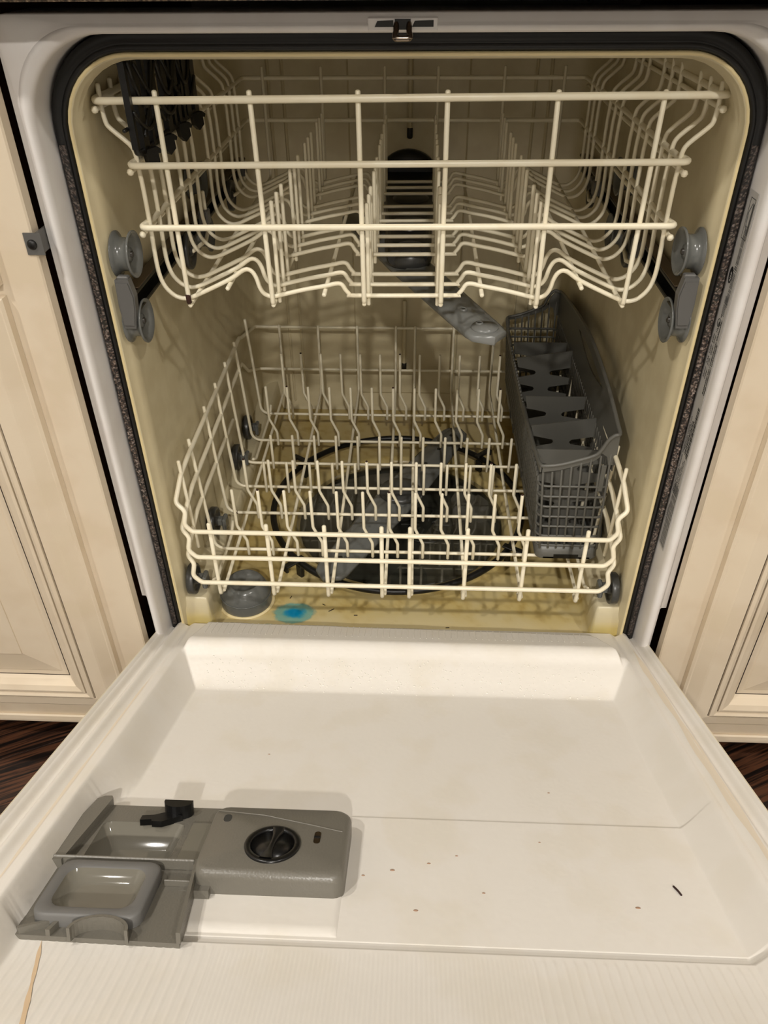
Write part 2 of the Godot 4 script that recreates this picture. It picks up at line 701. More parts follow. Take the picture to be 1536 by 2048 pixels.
func cabinets() -> void:
	for s in [-1.0, 1.0]:
		var inner := 0.312 if s < 0 else 0.3120
		var outer := 1.02
		var word := "left" if s < 0 else "right"
		var t := thing("base_cabinet", "cream glazed base cabinet with moulded door on the %s of the dishwasher" % word, "cabinet", V(s * 0.66, -0.19, -0.2))
		var x0 := minf(s * inner, s * outer)
		var x1 := maxf(s * inner, s * outer)
		var g := 0.018
		wpart("carcass", box(V(x0 + g, -0.135, -0.66), V(x1 - g, 0.678, 0.0346), 0.001), M.raw, t)
		# face frame
		var sx0 := minf(s * inner, s * (inner + 0.062))
		var sx1 := maxf(s * inner, s * (inner + 0.062))
		wpart("stile", box(V(sx0, -0.135, 0.0345), V(sx1, 0.679, 0.05), 0.0015), M.cabinet, t)
		var rx0 := minf(s * (inner + 0.062), s * outer)
		var rx1 := maxf(s * (inner + 0.062), s * outer)
		wpart("rail", box(V(rx0, -0.135, 0.028), V(rx1, -0.065, 0.0497), 0.001), M.cabinet, t)
		wpart("rail", box(V(rx0, 0.43, 0.028), V(rx1, 0.50, 0.0497), 0.001), M.cabinet, t)
		wpart("rail", box(V(rx0, 0.65, 0.028), V(rx1, 0.679, 0.0497), 0.001), M.cabinet, t)
		wpart("toe_kick", box(V(x0 + 0.02, -0.19, -0.06), V(x1 - 0.02, -0.135, -0.045)), M.toe, t)
		wpart("base_moulding", box(V(x0, -0.1275, 0.0495), V(x1, -0.1165, 0.0535), 0.0015), M.cabinet, t)
		# door and drawer front
		var edge := 0.3500 if s < 0 else 0.3475
		var dx0 := minf(s * edge, s * (outer - 0.03))
		var dx1 := maxf(s * edge, s * (outer - 0.03))
		var prof := [[0.0000, 0.0505], [0.0000, 0.0595], [0.0025, 0.0615], [0.0040, 0.0615], [0.0150, 0.0700], [0.0170, 0.0712], [0.0320, 0.0738], [0.0323, 0.0708], [0.0337, 0.0706], [0.0341, 0.0748], [0.0375, 0.0762], [0.0409, 0.0748], [0.0413, 0.0706], [0.0427, 0.0706], [0.0433, 0.0742], [0.0465, 0.0748], [0.0535, 0.0722], [0.0595, 0.0662], [0.0620, 0.0618], [0.0700, 0.0615], [0.0715, 0.0625], [0.1075, 0.0690], [0.1077, 0.0702]]
		for q in [[-0.0868, 0.4645, "cabinet_door"], [0.4745, 0.668, "drawer_front"]]:
			var d := node(q[2], t, Transform3D(Basis.IDENTITY, -t.position))
			var pr := prof
			if q[2] == "drawer_front":
				pr = prof.slice(0, 20)
				pr.append([0.0715, 0.0625])
				pr.append([0.0855, 0.0655])
			part("moulded_panel", panel_front(dx0, dx1, q[0], q[1], pr), M.cabinet, d)
			part("glaze_line", frame_ring(dx0, dx1, q[0], q[1], 0.0322, 0.0015, 0.0700, 0.0717), M.glaze, d)
			part("glaze_line", frame_ring(dx0, dx1, q[0], q[1], 0.0414, 0.0015, 0.0700, 0.0717), M.glaze, d)
			part("glaze_line", frame_ring(dx0, dx1, q[0], q[1], 0.0623, 0.001, 0.0605, 0.0621), M.glaze, d)
			part("pull_knob", lathe([Vector2(0.0, 0.0), Vector2(0.006, 0.0), Vector2(0.005, 0.012), Vector2(0.014, 0.018), Vector2(0.013, 0.026), Vector2(0.0, 0.029)], 20), M.steel, d, Transform3D(Basis(Vector3.RIGHT, PI / 2), V(s * (outer - 0.06 if q[2] == "cabinet_door" else 0.66), (q[1] - 0.07 if q[2] == "cabinet_door" else 0.57), 0.07 if q[2] == "cabinet_door" else 0.0650)))
	# worktop over everything
	var ct := thing("worktop", "speckled brown granite worktop above the dishwasher and cabinets", "worktop", V(0, 0.6832, -0.3))
	wpart("slab", box(V(-1.1, 0.6832, -0.67), V(1.1, 0.7215, 0.083), 0.003), M.granite, ct)

# ---------------------------------------------------------------- dishwasher
const TUB_L := -0.2775
const TUB_R := 0.2775
const TUB_T := 0.6418
const RIM := 0.28      # where the lip meets the gasket
const RIM_T := 0.6445

func floor_height(x: float, z: float) -> float:
	var y := -0.011 - 0.006 * ss(-0.02, -0.2, z)
	var r := Vector2(x + 0.006, z + 0.275).length()
	y -= 0.014 * (1.0 - ss(0.158, 0.172, r))
	y -= 0.012 * (1.0 - ss(0.05, 0.075, Vector2(x - 0.03, z + 0.26).length()))
	# front edge climbs over the lip
	y += 0.012 * ss(-0.010, 0.0, z)
	# track ledges along both sides
	var led := 0.041 + 0.011
	for s in [-1.0, 1.0]:
		var d: float = s * x
		var e := ss(0.2415, 0.2475, d) * (1.0 - ss(-0.006, 0.0, z) * 0.0)
		var front := 1.0 - ss(-0.0155, -0.0045, z)
		y = lerpf(y, led - 0.011, e * front)
	# front block a touch wider
	return y

func floor_color(p: Vector3) -> Color:
	var n: float = stain_noise.get_noise_3d(p.x * 100, p.y * 100, p.z * 100)
	var n2: float = stain_noise.get_noise_3d(p.x * 420, p.y * 420, p.z * 420 + 50)
	var base := Color(0.77, 0.71, 0.53)
	var yel := Color(0.74, 0.63, 0.33)
	var brown := Color(0.47, 0.37, 0.19)
	var t := clampf(0.35 + 0.9 * n + 0.35 * n2, 0, 1)
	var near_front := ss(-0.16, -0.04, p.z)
	var c := base.lerp(yel, t * 0.75)
	var b := clampf(0.9 * n2 + 0.6 * n - 0.12, 0, 1)
	c = c.lerp(brown, b * 0.55)
	var pale := ss(-0.06, -0.02, p.z) * (1.0 - ss(-0.004, 0.004, p.y - 0.0))
	c = c.lerp(Color(0.82, 0.76, 0.60), 0.6 * pale)
	if p.y > -0.008 and p.y < 0.02 and p.z > -0.02:
		c = c.lerp(Color(0.86, 0.77, 0.45), 0.6)
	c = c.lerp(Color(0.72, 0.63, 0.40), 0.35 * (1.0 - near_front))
	c = c.lerp(Color(0.81, 0.768, 0.65), 0.95 * ss(0.0, 0.03, p.y))
	return c.srgb_to_linear()

var stain_noise := FastNoiseLite.new()

func door_height(x: float, s: float) -> float:
	# y along the door's own normal, over x and the distance s from the hinge
	var a := x - 0.0
	var e: float = minf(a + 0.301, 0.301 - a)   # distance in from the outer edge
	# thin turned-up flange, gutter, rounded ridge, valley, inner rim
	var y := 0.0
	y += 0.003 * (1.0 - ss(0.001, 0.003, e))
	y -= 0.0060 * ss(0.004, 0.009, e) * (1.0 - ss(0.011, 0.019, e))
	y += 0.0022 * ss(0.012, 0.018, e) * (1.0 - ss(0.024, 0.031, e))
	y -= 0.0042 * ss(0.020, 0.026, e) * (1.0 - ss(0.028, 0.037, e))
	# recess
	var left := -0.257
	var wide := 0.027
	var nook := ss(0.30, 0.372, s)
	left = lerpf(left, -0.2585, nook)
	wide = lerpf(wide, 0.0145, nook)
	var right := 0.270
	var w: float = minf((x - left) / wide, (right - x) / 0.027)
	var far := (s - 0.074) / 0.046
	var deep := clampf(minf(w, far), 0.0, 1.0)
	deep = deep * 0.7 + 0.3 * ss(0.0, 1.0, deep)
	var bottom := -0.031
	bottom += 0.0013 * ss(0.3455, 0.3465, s)
	# shallow raised rectangle by the dispenser
	if x < -0.0325 and s > 0.352 and s < 0.4795:
		bottom += 0.0008
	# opening for the dispenser's soap cup
	if x > -0.2375 and x < -0.1625 and s > 0.3705 and s < 0.4255:
		bottom = -0.047
	bottom += 0.0032 * ss(0.4885, 0.4925, s) + 0.0085 * ss(0.4925, 0.60, s)
	if s > 0.484 and s <= 0.4885:
		bottom -= 0.0010
	y = lerpf(y, bottom, deep)
	# threshold that reaches into the tub
	var half_l := lerpf(-0.242, -0.2565, clampf(s / 0.07, 0, 1))
	var half_r := lerpf(0.226, 0.260, clampf(s / 0.07, 0, 1))
	var tr: float = minf((x - half_l) / 0.006, (half_r - x) / 0.006)
	tr = clampf(minf(tr, (0.083 - s) / 0.014), 0, 1)
	tr *= clampf((s - 0.0145 - 0.012 * (x + 0.25) / 0.5) / 0.004, 0, 1)
	y += 0.0105 * tr * (1.0 - deep)
	# ribs on the slope near the top of the door
	if s > 0.4935 and deep > 0.6:
		var rib := 0.0
		if x > -0.112 and x < 0.098:
			rib = 0.00016 * (0.5 + 0.5 * cos(TAU * x / 0.0031))
		else:
			rib = 0.00042 * pow(0.5 + 0.5 * cos(TAU * x / 0.0066), 3.0)
		y += rib * ss(0.4935, 0.5, s)
	return y

func dishwasher() -> void:
	stain_noise.seed = 5
	stain_noise.frequency = 0.12
	stain_noise.fractal_octaves = 4
	var dw := thing("dishwasher", "white built-in dishwasher with open door and yellowed cream tub", "dishwasher", V(0, -0.19, -0.3))
	# tub
	var st := begin()
	var loops := []
	for q in [[-0.6, 0.0], [-0.6, -0.0], [-0.58, 0.0]]:
		pass
	for q in [[0.0028, 0.0, -0.006], [0.0022, 0.001, 0.0], [0.0, 0.0, 0.0012], [-0.0008, -0.001, 0.0], [-0.0012, -0.0035, -0.011], [-0.0032, -0.0045, -0.0125], [-0.0040, -0.006, -0.03], [-0.0065, -0.014, -0.585]]:
		var o: float = q[0]
		loops.append(ring_loop(TUB_L - o, TUB_R + o, -0.001 - absf(o) - (0.028 if q[2] < -0.005 and q[0] < 0 else 0.0), TUB_T + (o if q[2] > -0.013 else q[1] + 0.012), 0.012, 0.056, q[2], 9))
	# rounded turn into the back wall
	for k in 4:
		var a := PI / 2 * (k + 1) / 4
		var o := -0.0065 - 0.03 * (1.0 - cos(a))
		loops.append(ring_loop(TUB_L - o, TUB_R + o, -0.038 + 0.03 * (1.0 - cos(a)), TUB_T - 0.002 - 0.03 * (1.0 - cos(a)), 0.012, 0.056, -0.585 - 0.03 * sin(a), 9))
	loft_into(st, loops, true)
	cap_into(st, loops[-1])
	# outer shell
	var outer := [ring_loop(TUB_L - 0.0028, TUB_R + 0.0028, -0.0065, TUB_T + 0.0028, 0.012, 0.056, -0.006, 9)]
	for z in [-0.02, -0.63]:
		outer.append(ring_loop(TUB_L - 0.003, TUB_R + 0.003, -0.05, TUB_T + 0.003, 0.012, 0.056, z, 9))
	loft_into(st, outer, true, true)
	cap_into(st, outer[-1], true)
	wpart("tub", done(st), M.tub, dw)
	# bright lip round the opening
	st = begin()
	loops = []
	for q in [[-0.0004, 0.0002], [0.0006, 0.0022], [0.0022, 0.0024], [0.0032, -0.0005]]:
		loops.append(arch(TUB_L - q[0], TUB_R + q[0], 0.0, TUB_T + q[0], 0.056 + q[0], q[1]))
	loft_into(st, loops, false, true)
	wpart("tub_lip", done(st), M.lip, dw)
	# floor pan of the tub
	var xs := []
	for q in [[-0.2795, -0.226, 22], [-0.226, 0.226, 113], [0.226, 0.2795, 22]]:
		var sp := span(q[0], q[1], q[2])
		xs.append_array(sp if xs.is_empty() else sp.slice(1))
	var zs := span(-0.612, -0.03, 146)
	zs.append_array(span(-0.03, 0.002, 20).slice(1))
	wpart("tub_floor", field(xs, zs, floor_height, -1.0, floor_color), M.floor_pan, dw)
	# moulded ribs and steps in the back wall
	for x in [-0.206, 0.196]:
		for d in [-0.011, 0.0105]:
			wpart("wall_rib", box(V(x + d - 0.0025, 0.0, -0.6165), V(x + d + 0.0025, 0.63, -0.6115), 0.002), M.tub, dw)
	wpart("back_panel", box(V(-0.098, 0.02, -0.6165), V(0.088, 0.61, -0.6105), 0.003), M.tub, dw)
	for q in [[-0.0022, 0.468, 0.60], [-0.008, 0.075, 0.205]]:
		var rod := node("nozzle_rod", dw, Transform3D(Basis.IDENTITY, -dw.position))
		part("tube", bar(V(q[0], q[1] + 0.01, -0.602), V(q[0], q[2], -0.602), 0.0038, 10), M.tub, rod)
		part("tip", tube([V(q[0], q[1], -0.602), V(q[0], q[1] + 0.012, -0.602)], 0.0046, 10), M.rod_tip, rod)
	# gasket
	st = begin()
	loops = []
	for q in [[0.0035, -0.006], [0.0038, 0.0], [0.0048, 0.0035], [0.0064, 0.0042], [0.0078, 0.0022], [0.0086, 0.0016], [0.0096, 0.0026], [0.0134, 0.0034], [0.0160, 0.0015], [0.0165, -0.006]]:
		loops.append(arch(-RIM - q[0] + 0.0032, RIM + q[0] - 0.0032, 0.0, RIM_T + (q[0] - 0.0032) * 1.25, 0.057 + q[0], q[1], 12))
	loft_into(st, loops, false, true)
	wpart("door_gasket", done(st), M.black, dw)
	grime(dw)
	frame(dw)
	sump(dw)
	rails(dw)
	spray_arms(dw)
	door(dw)
	dispenser(dw)
	# what lies round and under the tub
	wpart("base_pan", box(V(-0.29, -0.17, -0.6), V(0.29, -0.055, -0.07), 0.003), M.black, dw)
	wpart("kick_plate", box(V(-0.298, -0.165, -0.07), V(0.298, -0.07, -0.06), 0.002), M.black, dw)
	for s in [-1.0, 1.0]:
		wpart("hinge_arm", box(V(s * 0.3045 - 0.0015, -0.06, -0.05), V(s * 0.3045 + 0.0015, 0.035, 0.012), 0.001), M.steel, dw)
	var tab := node("mounting_tab", dw, Transform3D(Basis.IDENTITY, -dw.position))
	var tp := PackedVector2Array([Vector2(-0.3195, 0.5005), Vector2(-0.3045, 0.5005), Vector2(-0.3045, 0.519), Vector2(-0.3195, 0.519)])
	part("plate", prism(tp, Transform3D(Basis.IDENTITY, V(0, 0, 0.0502)), 0.0012), M.clip, tab)
	part("fold", box(V(-0.3092, 0.5005, 0.02), V(-0.3078, 0.519, 0.051)), M.clip, tab)
	part("screw", lathe([Vector2(0, 0), Vector2(0.0042, 0), Vector2(0.0042, 0.001), Vector2(0.003, 0.0022), Vector2(0, 0.0025)], 16), M.black, tab, Transform3D(Basis(Vector3.RIGHT, PI / 2), V(-0.3135, 0.5095, 0.0514)))

func grime(dw: Node3D) -> void:
	# crusted dirt caught in the gasket's groove, up both sides
	var pal := [Color(0.012, 0.011, 0.010), Color(0.02, 0.018, 0.016), Color(0.05, 0.035, 0.026), Color(0.17, 0.115, 0.085), Color(0.34, 0.27, 0.23), Color(0.05, 0.04, 0.032)]
	for s in [-1.0, 1.0]:
		var st := begin()
		var rows := []
		var cols := []
		var n := 520
		for j in n + 1:
			var y := lerpf(0.012, 0.578, float(j) / n)
			var amount := clampf(1.25 - absf(y - 0.33) / 0.26, 0.35, 1.0)
			var row := []
			var col := []
			for i in 7:
				var f := i / 6.0
				var o := lerpf(0.0058, 0.0116, f)
				var z := 0.0024 + (0.0 if i == 0 or i == 6 else 0.0008 + rng.randf() * 0.0032 * amount)
				row.append(V(s * (0.28 + o + (rng.randf() - 0.5) * 0.0006), y, z))
				var k := rng.randi() % pal.size()
				col.append(pal[0].lerp(pal[k], amount))
			rows.append(row)
			cols.append(col)
		for j in n:
			for i in 6:
				var q := [[j, i], [j, i + 1], [j + 1, i + 1], [j, i], [j + 1, i + 1], [j + 1, i]]
				if s < 0:
					q = [q[0], q[2], q[1], q[3], q[5], q[4]]
				for k in [0, 2, 1, 3, 5, 4]:
					st.set_color(cols[q[k][0]][q[k][1]])
					st.add_vertex(rows[q[k][0]][q[k][1]])
		var g := wpart("gasket_grime", done(st), M.grime, dw)
		g.set_meta("kind", "stuff")

func frame(dw: Node3D) -> void:
	# white surround of the opening: (side offset from the lip, offset at the top, z, corner radius)
	var inner := [[0.0135, 0.0150, -0.012, 0.066], [0.0137, 0.0152, 0.0, 0.066], [0.0142, 0.0155, 0.0290, 0.068], [0.0150, 0.0160, 0.0325, 0.068], [0.0164, 0.0172, 0.0350, 0.067], [0.0182, 0.0190, 0.0360, 0.064], [0.0208, 0.0214, 0.0360, 0.060]]
	var flange := [[0.0208, 0.0214, 0.0360, 0.060], [0.0216, 0.0222, 0.0354, 0.056], [0.0222, 0.0230, 0.0344, 0.050], [0.0266, 0.0322, 0.0340, 0.012], [0.0272, 0.0330, 0.0332, 0.010], [0.0274, 0.0332, 0.025, 0.010], [0.0274, 0.0332, -0.02, 0.010]]
	var st := begin()
	var loops := []
	for q in inner:
		loops.append(arch(-RIM - q[0], RIM + q[0] + 0.0022 * ss(0.0145, 0.022, q[0]), 0.0, RIM_T + q[1], q[3], q[2], 12, 4))
	loops.append(arch(-RIM - 0.0206, RIM + 0.0228, 0.0, RIM_T + 0.021, 0.062, 0.02, 12, 4))
	loft_into(st, loops, false, true)
	var f := node("face_frame", dw, Transform3D(Basis.IDENTITY, -dw.position))
	part("inner_return", done(st), M.frame, f)
	st = begin()
	loops = []
	for q in flange:
		loops.append(arch(-RIM - q[0], RIM + q[0] + 0.0022 + 0.0012 * ss(0.0215, 0.0265, q[0]), 0.089, RIM_T + q[1], q[3], q[2], 12, 4))
		# its top edge bows down towards the corners
		if q[1] > 0.025:
			for k in loops[-1].size():
				var p: Vector3 = loops[-1][k]
				if p.y > 0.6:
					loops[-1][k].y -= 0.0042 * pow(p.x / 0.3, 2.0)
	loft_into(st, loops, false, true)
	part("outer_flange", done(st), M.frame, f)
	# door latch at the top
	var l := node("latch_strike", dw, Transform3D(Basis.IDENTITY, -dw.position))
	part("plate", box(V(-0.026, 0.6615, 0.0335), V(0.026, 0.6705, 0.0362), 0.001), M.frame, l)
	for q in [[-0.0205, -0.0068], [0.0068, 0.0225]]:
		part("slot", prism(PackedVector2Array([Vector2(q[0], 0.6642), Vector2(q[1], 0.6642), Vector2(q[1], 0.6684), Vector2(q[0] + 0.002, 0.668)]), Transform3D(Basis.IDENTITY, V(0, 0, 0.0358)), 0.0007), M.black, l)
	part("catch_opening", box(V(-0.0058, 0.6625, 0.0355), V(0.0058, 0.6692, 0.0367)), M.black, l)
	part("strike_loop", tube(fillet([V(-0.0045, 0.668, 0.034), V(-0.0048, 0.6615, 0.0385), V(-0.0062, 0.6575, 0.0425), V(0.0062, 0.6575, 0.0425), V(0.0048, 0.6615, 0.0385), V(0.0045, 0.668, 0.034)], 0.003), 0.0022, 10), M.chrome, l)
	part("strike_plate", box(V(-0.0075, 0.6568, 0.0405), V(0.0075, 0.6592, 0.0445), 0.0011), M.chrome, l)
	label(dw)

func text_into(parent: Node3D, words: String, y: float, z: float, size: float, m: Material, bold := false) -> void:
	# print that reads upwards on the right-hand return of the frame, facing the opening
	var tm := TextMesh.new()
	var f := SystemFont.new()
	f.font_names = PackedStringArray(["Droid Sans"])
	if bold:
		f.font_weight = 700
	tm.font = f
	tm.text = words
	tm.font_size = 32
	tm.pixel_size = size / 32.0
	tm.depth = 0.00006 / 1.0
	tm.curve_step = 2.0
	tm.horizontal_alignment = HORIZONTAL_ALIGNMENT_LEFT
	var b := Basis(Vector3(0, 1, 0), Vector3(0.018, 0, -1).normalized(), Vector3(-1, 0, -0.018).normalized())
	part("print", tm, m, parent, Transform3D(b, V(0.29312, y, z)))

func label(dw: Node3D) -> void:
	var l := node("rating_label", dw, Transform3D(Basis.IDENTITY, -dw.position))
	part("film", box(V(0.29335, 0.165, 0.0035), V(0.29365, 0.545, 0.0235)), M.film, l)
	var xf := func(y: float, z: float) -> Transform3D:
		return Transform3D(Basis(Vector3(0, 1, 0), Vector3(0, 0, -1), Vector3(-1, 0, 0)), V(0.29325, y, z))
	# energy mark: a framed drawing
	var mark := begin(false)
	prism_into(mark, PackedVector2Array([Vector2(0, 0), Vector2(0.034, 0), Vector2(0.034, 0.011), Vector2(0, 0.011)]), xf.call(0.506, 0.021), 0.0001, [PackedVector2Array([Vector2(0.0006, 0.0006), Vector2(0.0334, 0.0006), Vector2(0.0334, 0.0104), Vector2(0.0006, 0.0104)])])
	part("energy_mark", done(mark), M.print_grey, l)
	part("energy_mark", tube([V(0.2932, 0.510, 0.019), V(0.2932, 0.516, 0.0135), V(0.2932, 0.528, 0.0125), V(0.2932, 0.536, 0.017)], 0.0004, 6), M.print_grey, l)
	part("energy_mark", prism(round_rect(0.004, 0.0008, 0.03, 0.0030, 0.0004), xf.call(0.506, 0.021), 0.00012), M.print_grey, l)
	# oval mark with white letters
	var ov := PackedVector2Array()
	for k in 24:
		ov.append(Vector2(0.0075 * cos(TAU * k / 24), 0.0042 * sin(TAU * k / 24)))
	part("oval_mark", prism(ov, xf.call(0.473, 0.0095), 0.0001), M.print, l)
	text_into(l, "NSF", 0.4675, 0.0105, 0.0046, M.film, true)
	for k in 3:
		text_into(l, "Certified to NSF/ANSI 184 residential dishwashers", 0.446, 0.0145 + k * 0.0021, 0.0017, M.print_grey)
	text_into(l, "UL", 0.4265, 0.0125, 0.0036, M.print, true)
	text_into(l, "c            us", 0.4232, 0.0128, 0.0030, M.print, true)
	part("listing_ring", tube(ringpts(V(0.2932, 0.4288, 0.0113), 0.0038, 0.0034), 0.0003, 6, true), M.print, l)
	for k in 3:
		text_into(l, "LISTED 9R07", 0.437, 0.0125 + k * 0.0022, 0.0018, M.print_grey)
	text_into(l, "Motor   3.3A  120V  60Hz", 0.372, 0.0080, 0.0041, M.print)
	text_into(l, "Other   7.0A   Oper. Amp  10.0A", 0.372, 0.0122, 0.0041, M.print)
	text_into(l, "Residential Use / Undercounter Dishwasher", 0.358, 0.0172, 0.0036, M.print, true)
	text_into(l, "Usage résidentiel / Lave-vaisselle", 0.358, 0.0206, 0.0033, M.print, true)
	# bar codes
	var bc := begin(false)
	var y := 0.284
	var wd := [1, 2, 1, 3, 1, 1, 2, 3, 1, 2, 2, 1, 1, 3, 2, 1, 1, 2, 3, 1, 1, 2, 1, 3, 2, 2, 1, 1, 3, 1, 2, 1, 1, 2, 3, 1]
	for i in wd.size():
		var w: float = wd[i] * 0.00052
		prism_into(bc, PackedVector2Array([Vector2(0, 0), Vector2(w, 0), Vector2(w, 0.0052), Vector2(0, 0.0052)]), xf.call(y, 0.0215), 0.0001)
		if i < 24:
			prism_into(bc, PackedVector2Array([Vector2(0, 0), Vector2(w * 0.9, 0), Vector2(w * 0.9, 0.0038), Vector2(0, 0.0038)]), xf.call(y + 0.002, 0.0152), 0.0001)
		y += w + (0.0006 if i % 3 else 0.0011)
	part("bar_code", done(bc), M.print, l)
	text_into(l, "Electrolux Canada Corp.", 0.290, 0.0068, 0.0036, M.print)
	text_into(l, "Mississauga, ON   L5V", 0.290, 0.0096, 0.0030, M.print)
	text_into(l, "Electrolux Home Products, Inc.", 0.236, 0.0072, 0.0040, M.print)
	text_into(l, "Charlotte, NC 28262", 0.236, 0.0112, 0.0036, M.print)
	text_into(l, "Patents: 5,601,100; 5,660,194", 0.236, 0.0146, 0.0030, M.print_grey)
	text_into(l, "5,680,876; 5,735,298; 5,755,244", 0.236, 0.0176, 0.0030, M.print_grey)
	text_into(l, "1.1 gal/min", 0.200, 0.0078, 0.0036, M.print_grey)
	for k in 6:
		text_into(l, "Do not remove this label. Ne pas enlever cette étiquette.", 0.168, 0.0095 + k * 0.0024, 0.0018, M.print_grey)

func ringpts(c: Vector3, ry: float, rz: float) -> Array:
	var o := []
	for k in 20:
		o.append(c + V(0, ry * cos(TAU * k / 20), rz * sin(TAU * k / 20)))
	return o

func sump(dw: Node3D) -> void:
	var c := V(-0.006, 0, -0.275)
	wpart("filter_plate", lathe([Vector2(0.0, -0.0325), Vector2(0.156, -0.0325), Vector2(0.159, -0.0285), Vector2(0.152, -0.0265), Vector2(0.13, -0.0268), Vector2(0.127, -0.0285), Vector2(0.085, -0.029), Vector2(0.083, -0.0265), Vector2(0.078, -0.0265), Vector2(0.076, -0.0295), Vector2(0.0, -0.0295)], 72), M.filter, dw, c)
	var fs := node("coarse_strainer", dw, Transform3D(Basis.IDENTITY, V(0.035, 0, -0.265) - dw.position))
	part("rim", lathe([Vector2(0.0, -0.0295), Vector2(0.045, -0.0295), Vector2(0.047, -0.0255), Vector2(0.042, -0.0245), Vector2(0.040, -0.0275), Vector2(0.0, -0.0282)], 40), M.filter_dark, fs)
	for k in 10:
		var a := TAU * k / 10
		part("rib", bar(V(0.012 * cos(a), -0.027, 0.012 * sin(a)), V(0.039 * cos(a), -0.0268, 0.039 * sin(a)), 0.0012, 6), M.dark_grey, fs)
	wpart("standing_water", lathe([Vector2(0.0, -0.0242), Vector2(0.1635, -0.0242), Vector2(0.1632, -0.0238), Vector2(0.0, -0.0238)], 72, false), M.water, dw, c)
	# heating element on clips
	var he := node("heating_element", dw, Transform3D(Basis.IDENTITY, -dw.position))
	var pts := []
	for k in 96:
		var a := TAU * k / 96
		pts.append(V(-0.011 + 0.1905 * cos(a), 0.010, -0.2665 + 0.198 * sin(a)))
	part("loop", tube(pts, 0.0048, 10, true), M.black, he)
	for a in [2.35, 3.75, 5.5, 0.55]:
		var p := V(-0.011 + 0.1905 * cos(a), 0.0, -0.2665 + 0.198 * sin(a))
		var out := V(cos(a), 0, sin(a))
		var cl := begin(false)
		var xf := Transform3D(Basis(Vector3.UP, -a), p)
		box_into(cl, V(-0.003, -0.017, -0.006), V(0.003, 0.004, 0.006), 0.001)
		box_into(cl, V(-0.008, 0.013, -0.005), V(0.026, 0.0162, 0.005), 0.0008)
		box_into(cl, V(0.022, 0.006, -0.005), V(0.026, 0.0162, 0.005), 0.0008)
		part("clip", done(cl), M.rod_tip, he, xf)
	# float: a grey dome standing on the tub floor
	var fl := node("float_dome", dw, Transform3D(Basis.IDENTITY, V(-0.2105, -0.0115, -0.0665) - dw.position))
	part("foot_ring", lathe([Vector2(0.0, 0.0), Vector2(0.0375, 0.0), Vector2(0.038, 0.0016), Vector2(0.035, 0.0024), Vector2(0.0, 0.003)], 40), M.lip, fl)
	part("dome", lathe([Vector2(0.0, 0.001), Vector2(0.0345, 0.001), Vector2(0.0345, 0.005), Vector2(0.0335, 0.017), Vector2(0.0325, 0.0215), Vector2(0.030, 0.027), Vector2(0.0262, 0.0335), Vector2(0.0235, 0.0365), Vector2(0.0205, 0.037), Vector2(0.0175, 0.0325), Vector2(0.0, 0.030)], 40), M.grey, fl)
	part("dome_band", tube(circ(0.0338, 0.0175), 0.0007, 6, true), M.grey, fl)

func circ(r: float, y: float) -> Array:
	var o := []
	for k in 40:
		o.append(V(r * cos(TAU * k / 40), y, r * sin(TAU * k / 40)))
	return o

func roller_mesh() -> ArrayMesh:
	# a spool about x with a hollow face
	var st := begin()
	lathe_into(st, [Vector2(0.0, -0.0095), Vector2(0.018, -0.0095), Vector2(0.0215, -0.0088), Vector2(0.0215, -0.0076), Vector2(0.0175, -0.006), Vector2(0.0155, -0.003), Vector2(0.0155, 0.002), Vector2(0.0175, 0.0055), Vector2(0.0215, 0.0074), Vector2(0.0218, 0.0090), Vector2(0.0205, 0.0095), Vector2(0.0165, 0.0062), Vector2(0.013, 0.0015), Vector2(0.0068, 0.0006), Vector2(0.0064, 0.005), Vector2(0.0, 0.005)], 36, Transform3D(Basis(Vector3.FORWARD, PI / 2), Vector3.ZERO))
	return done(st)

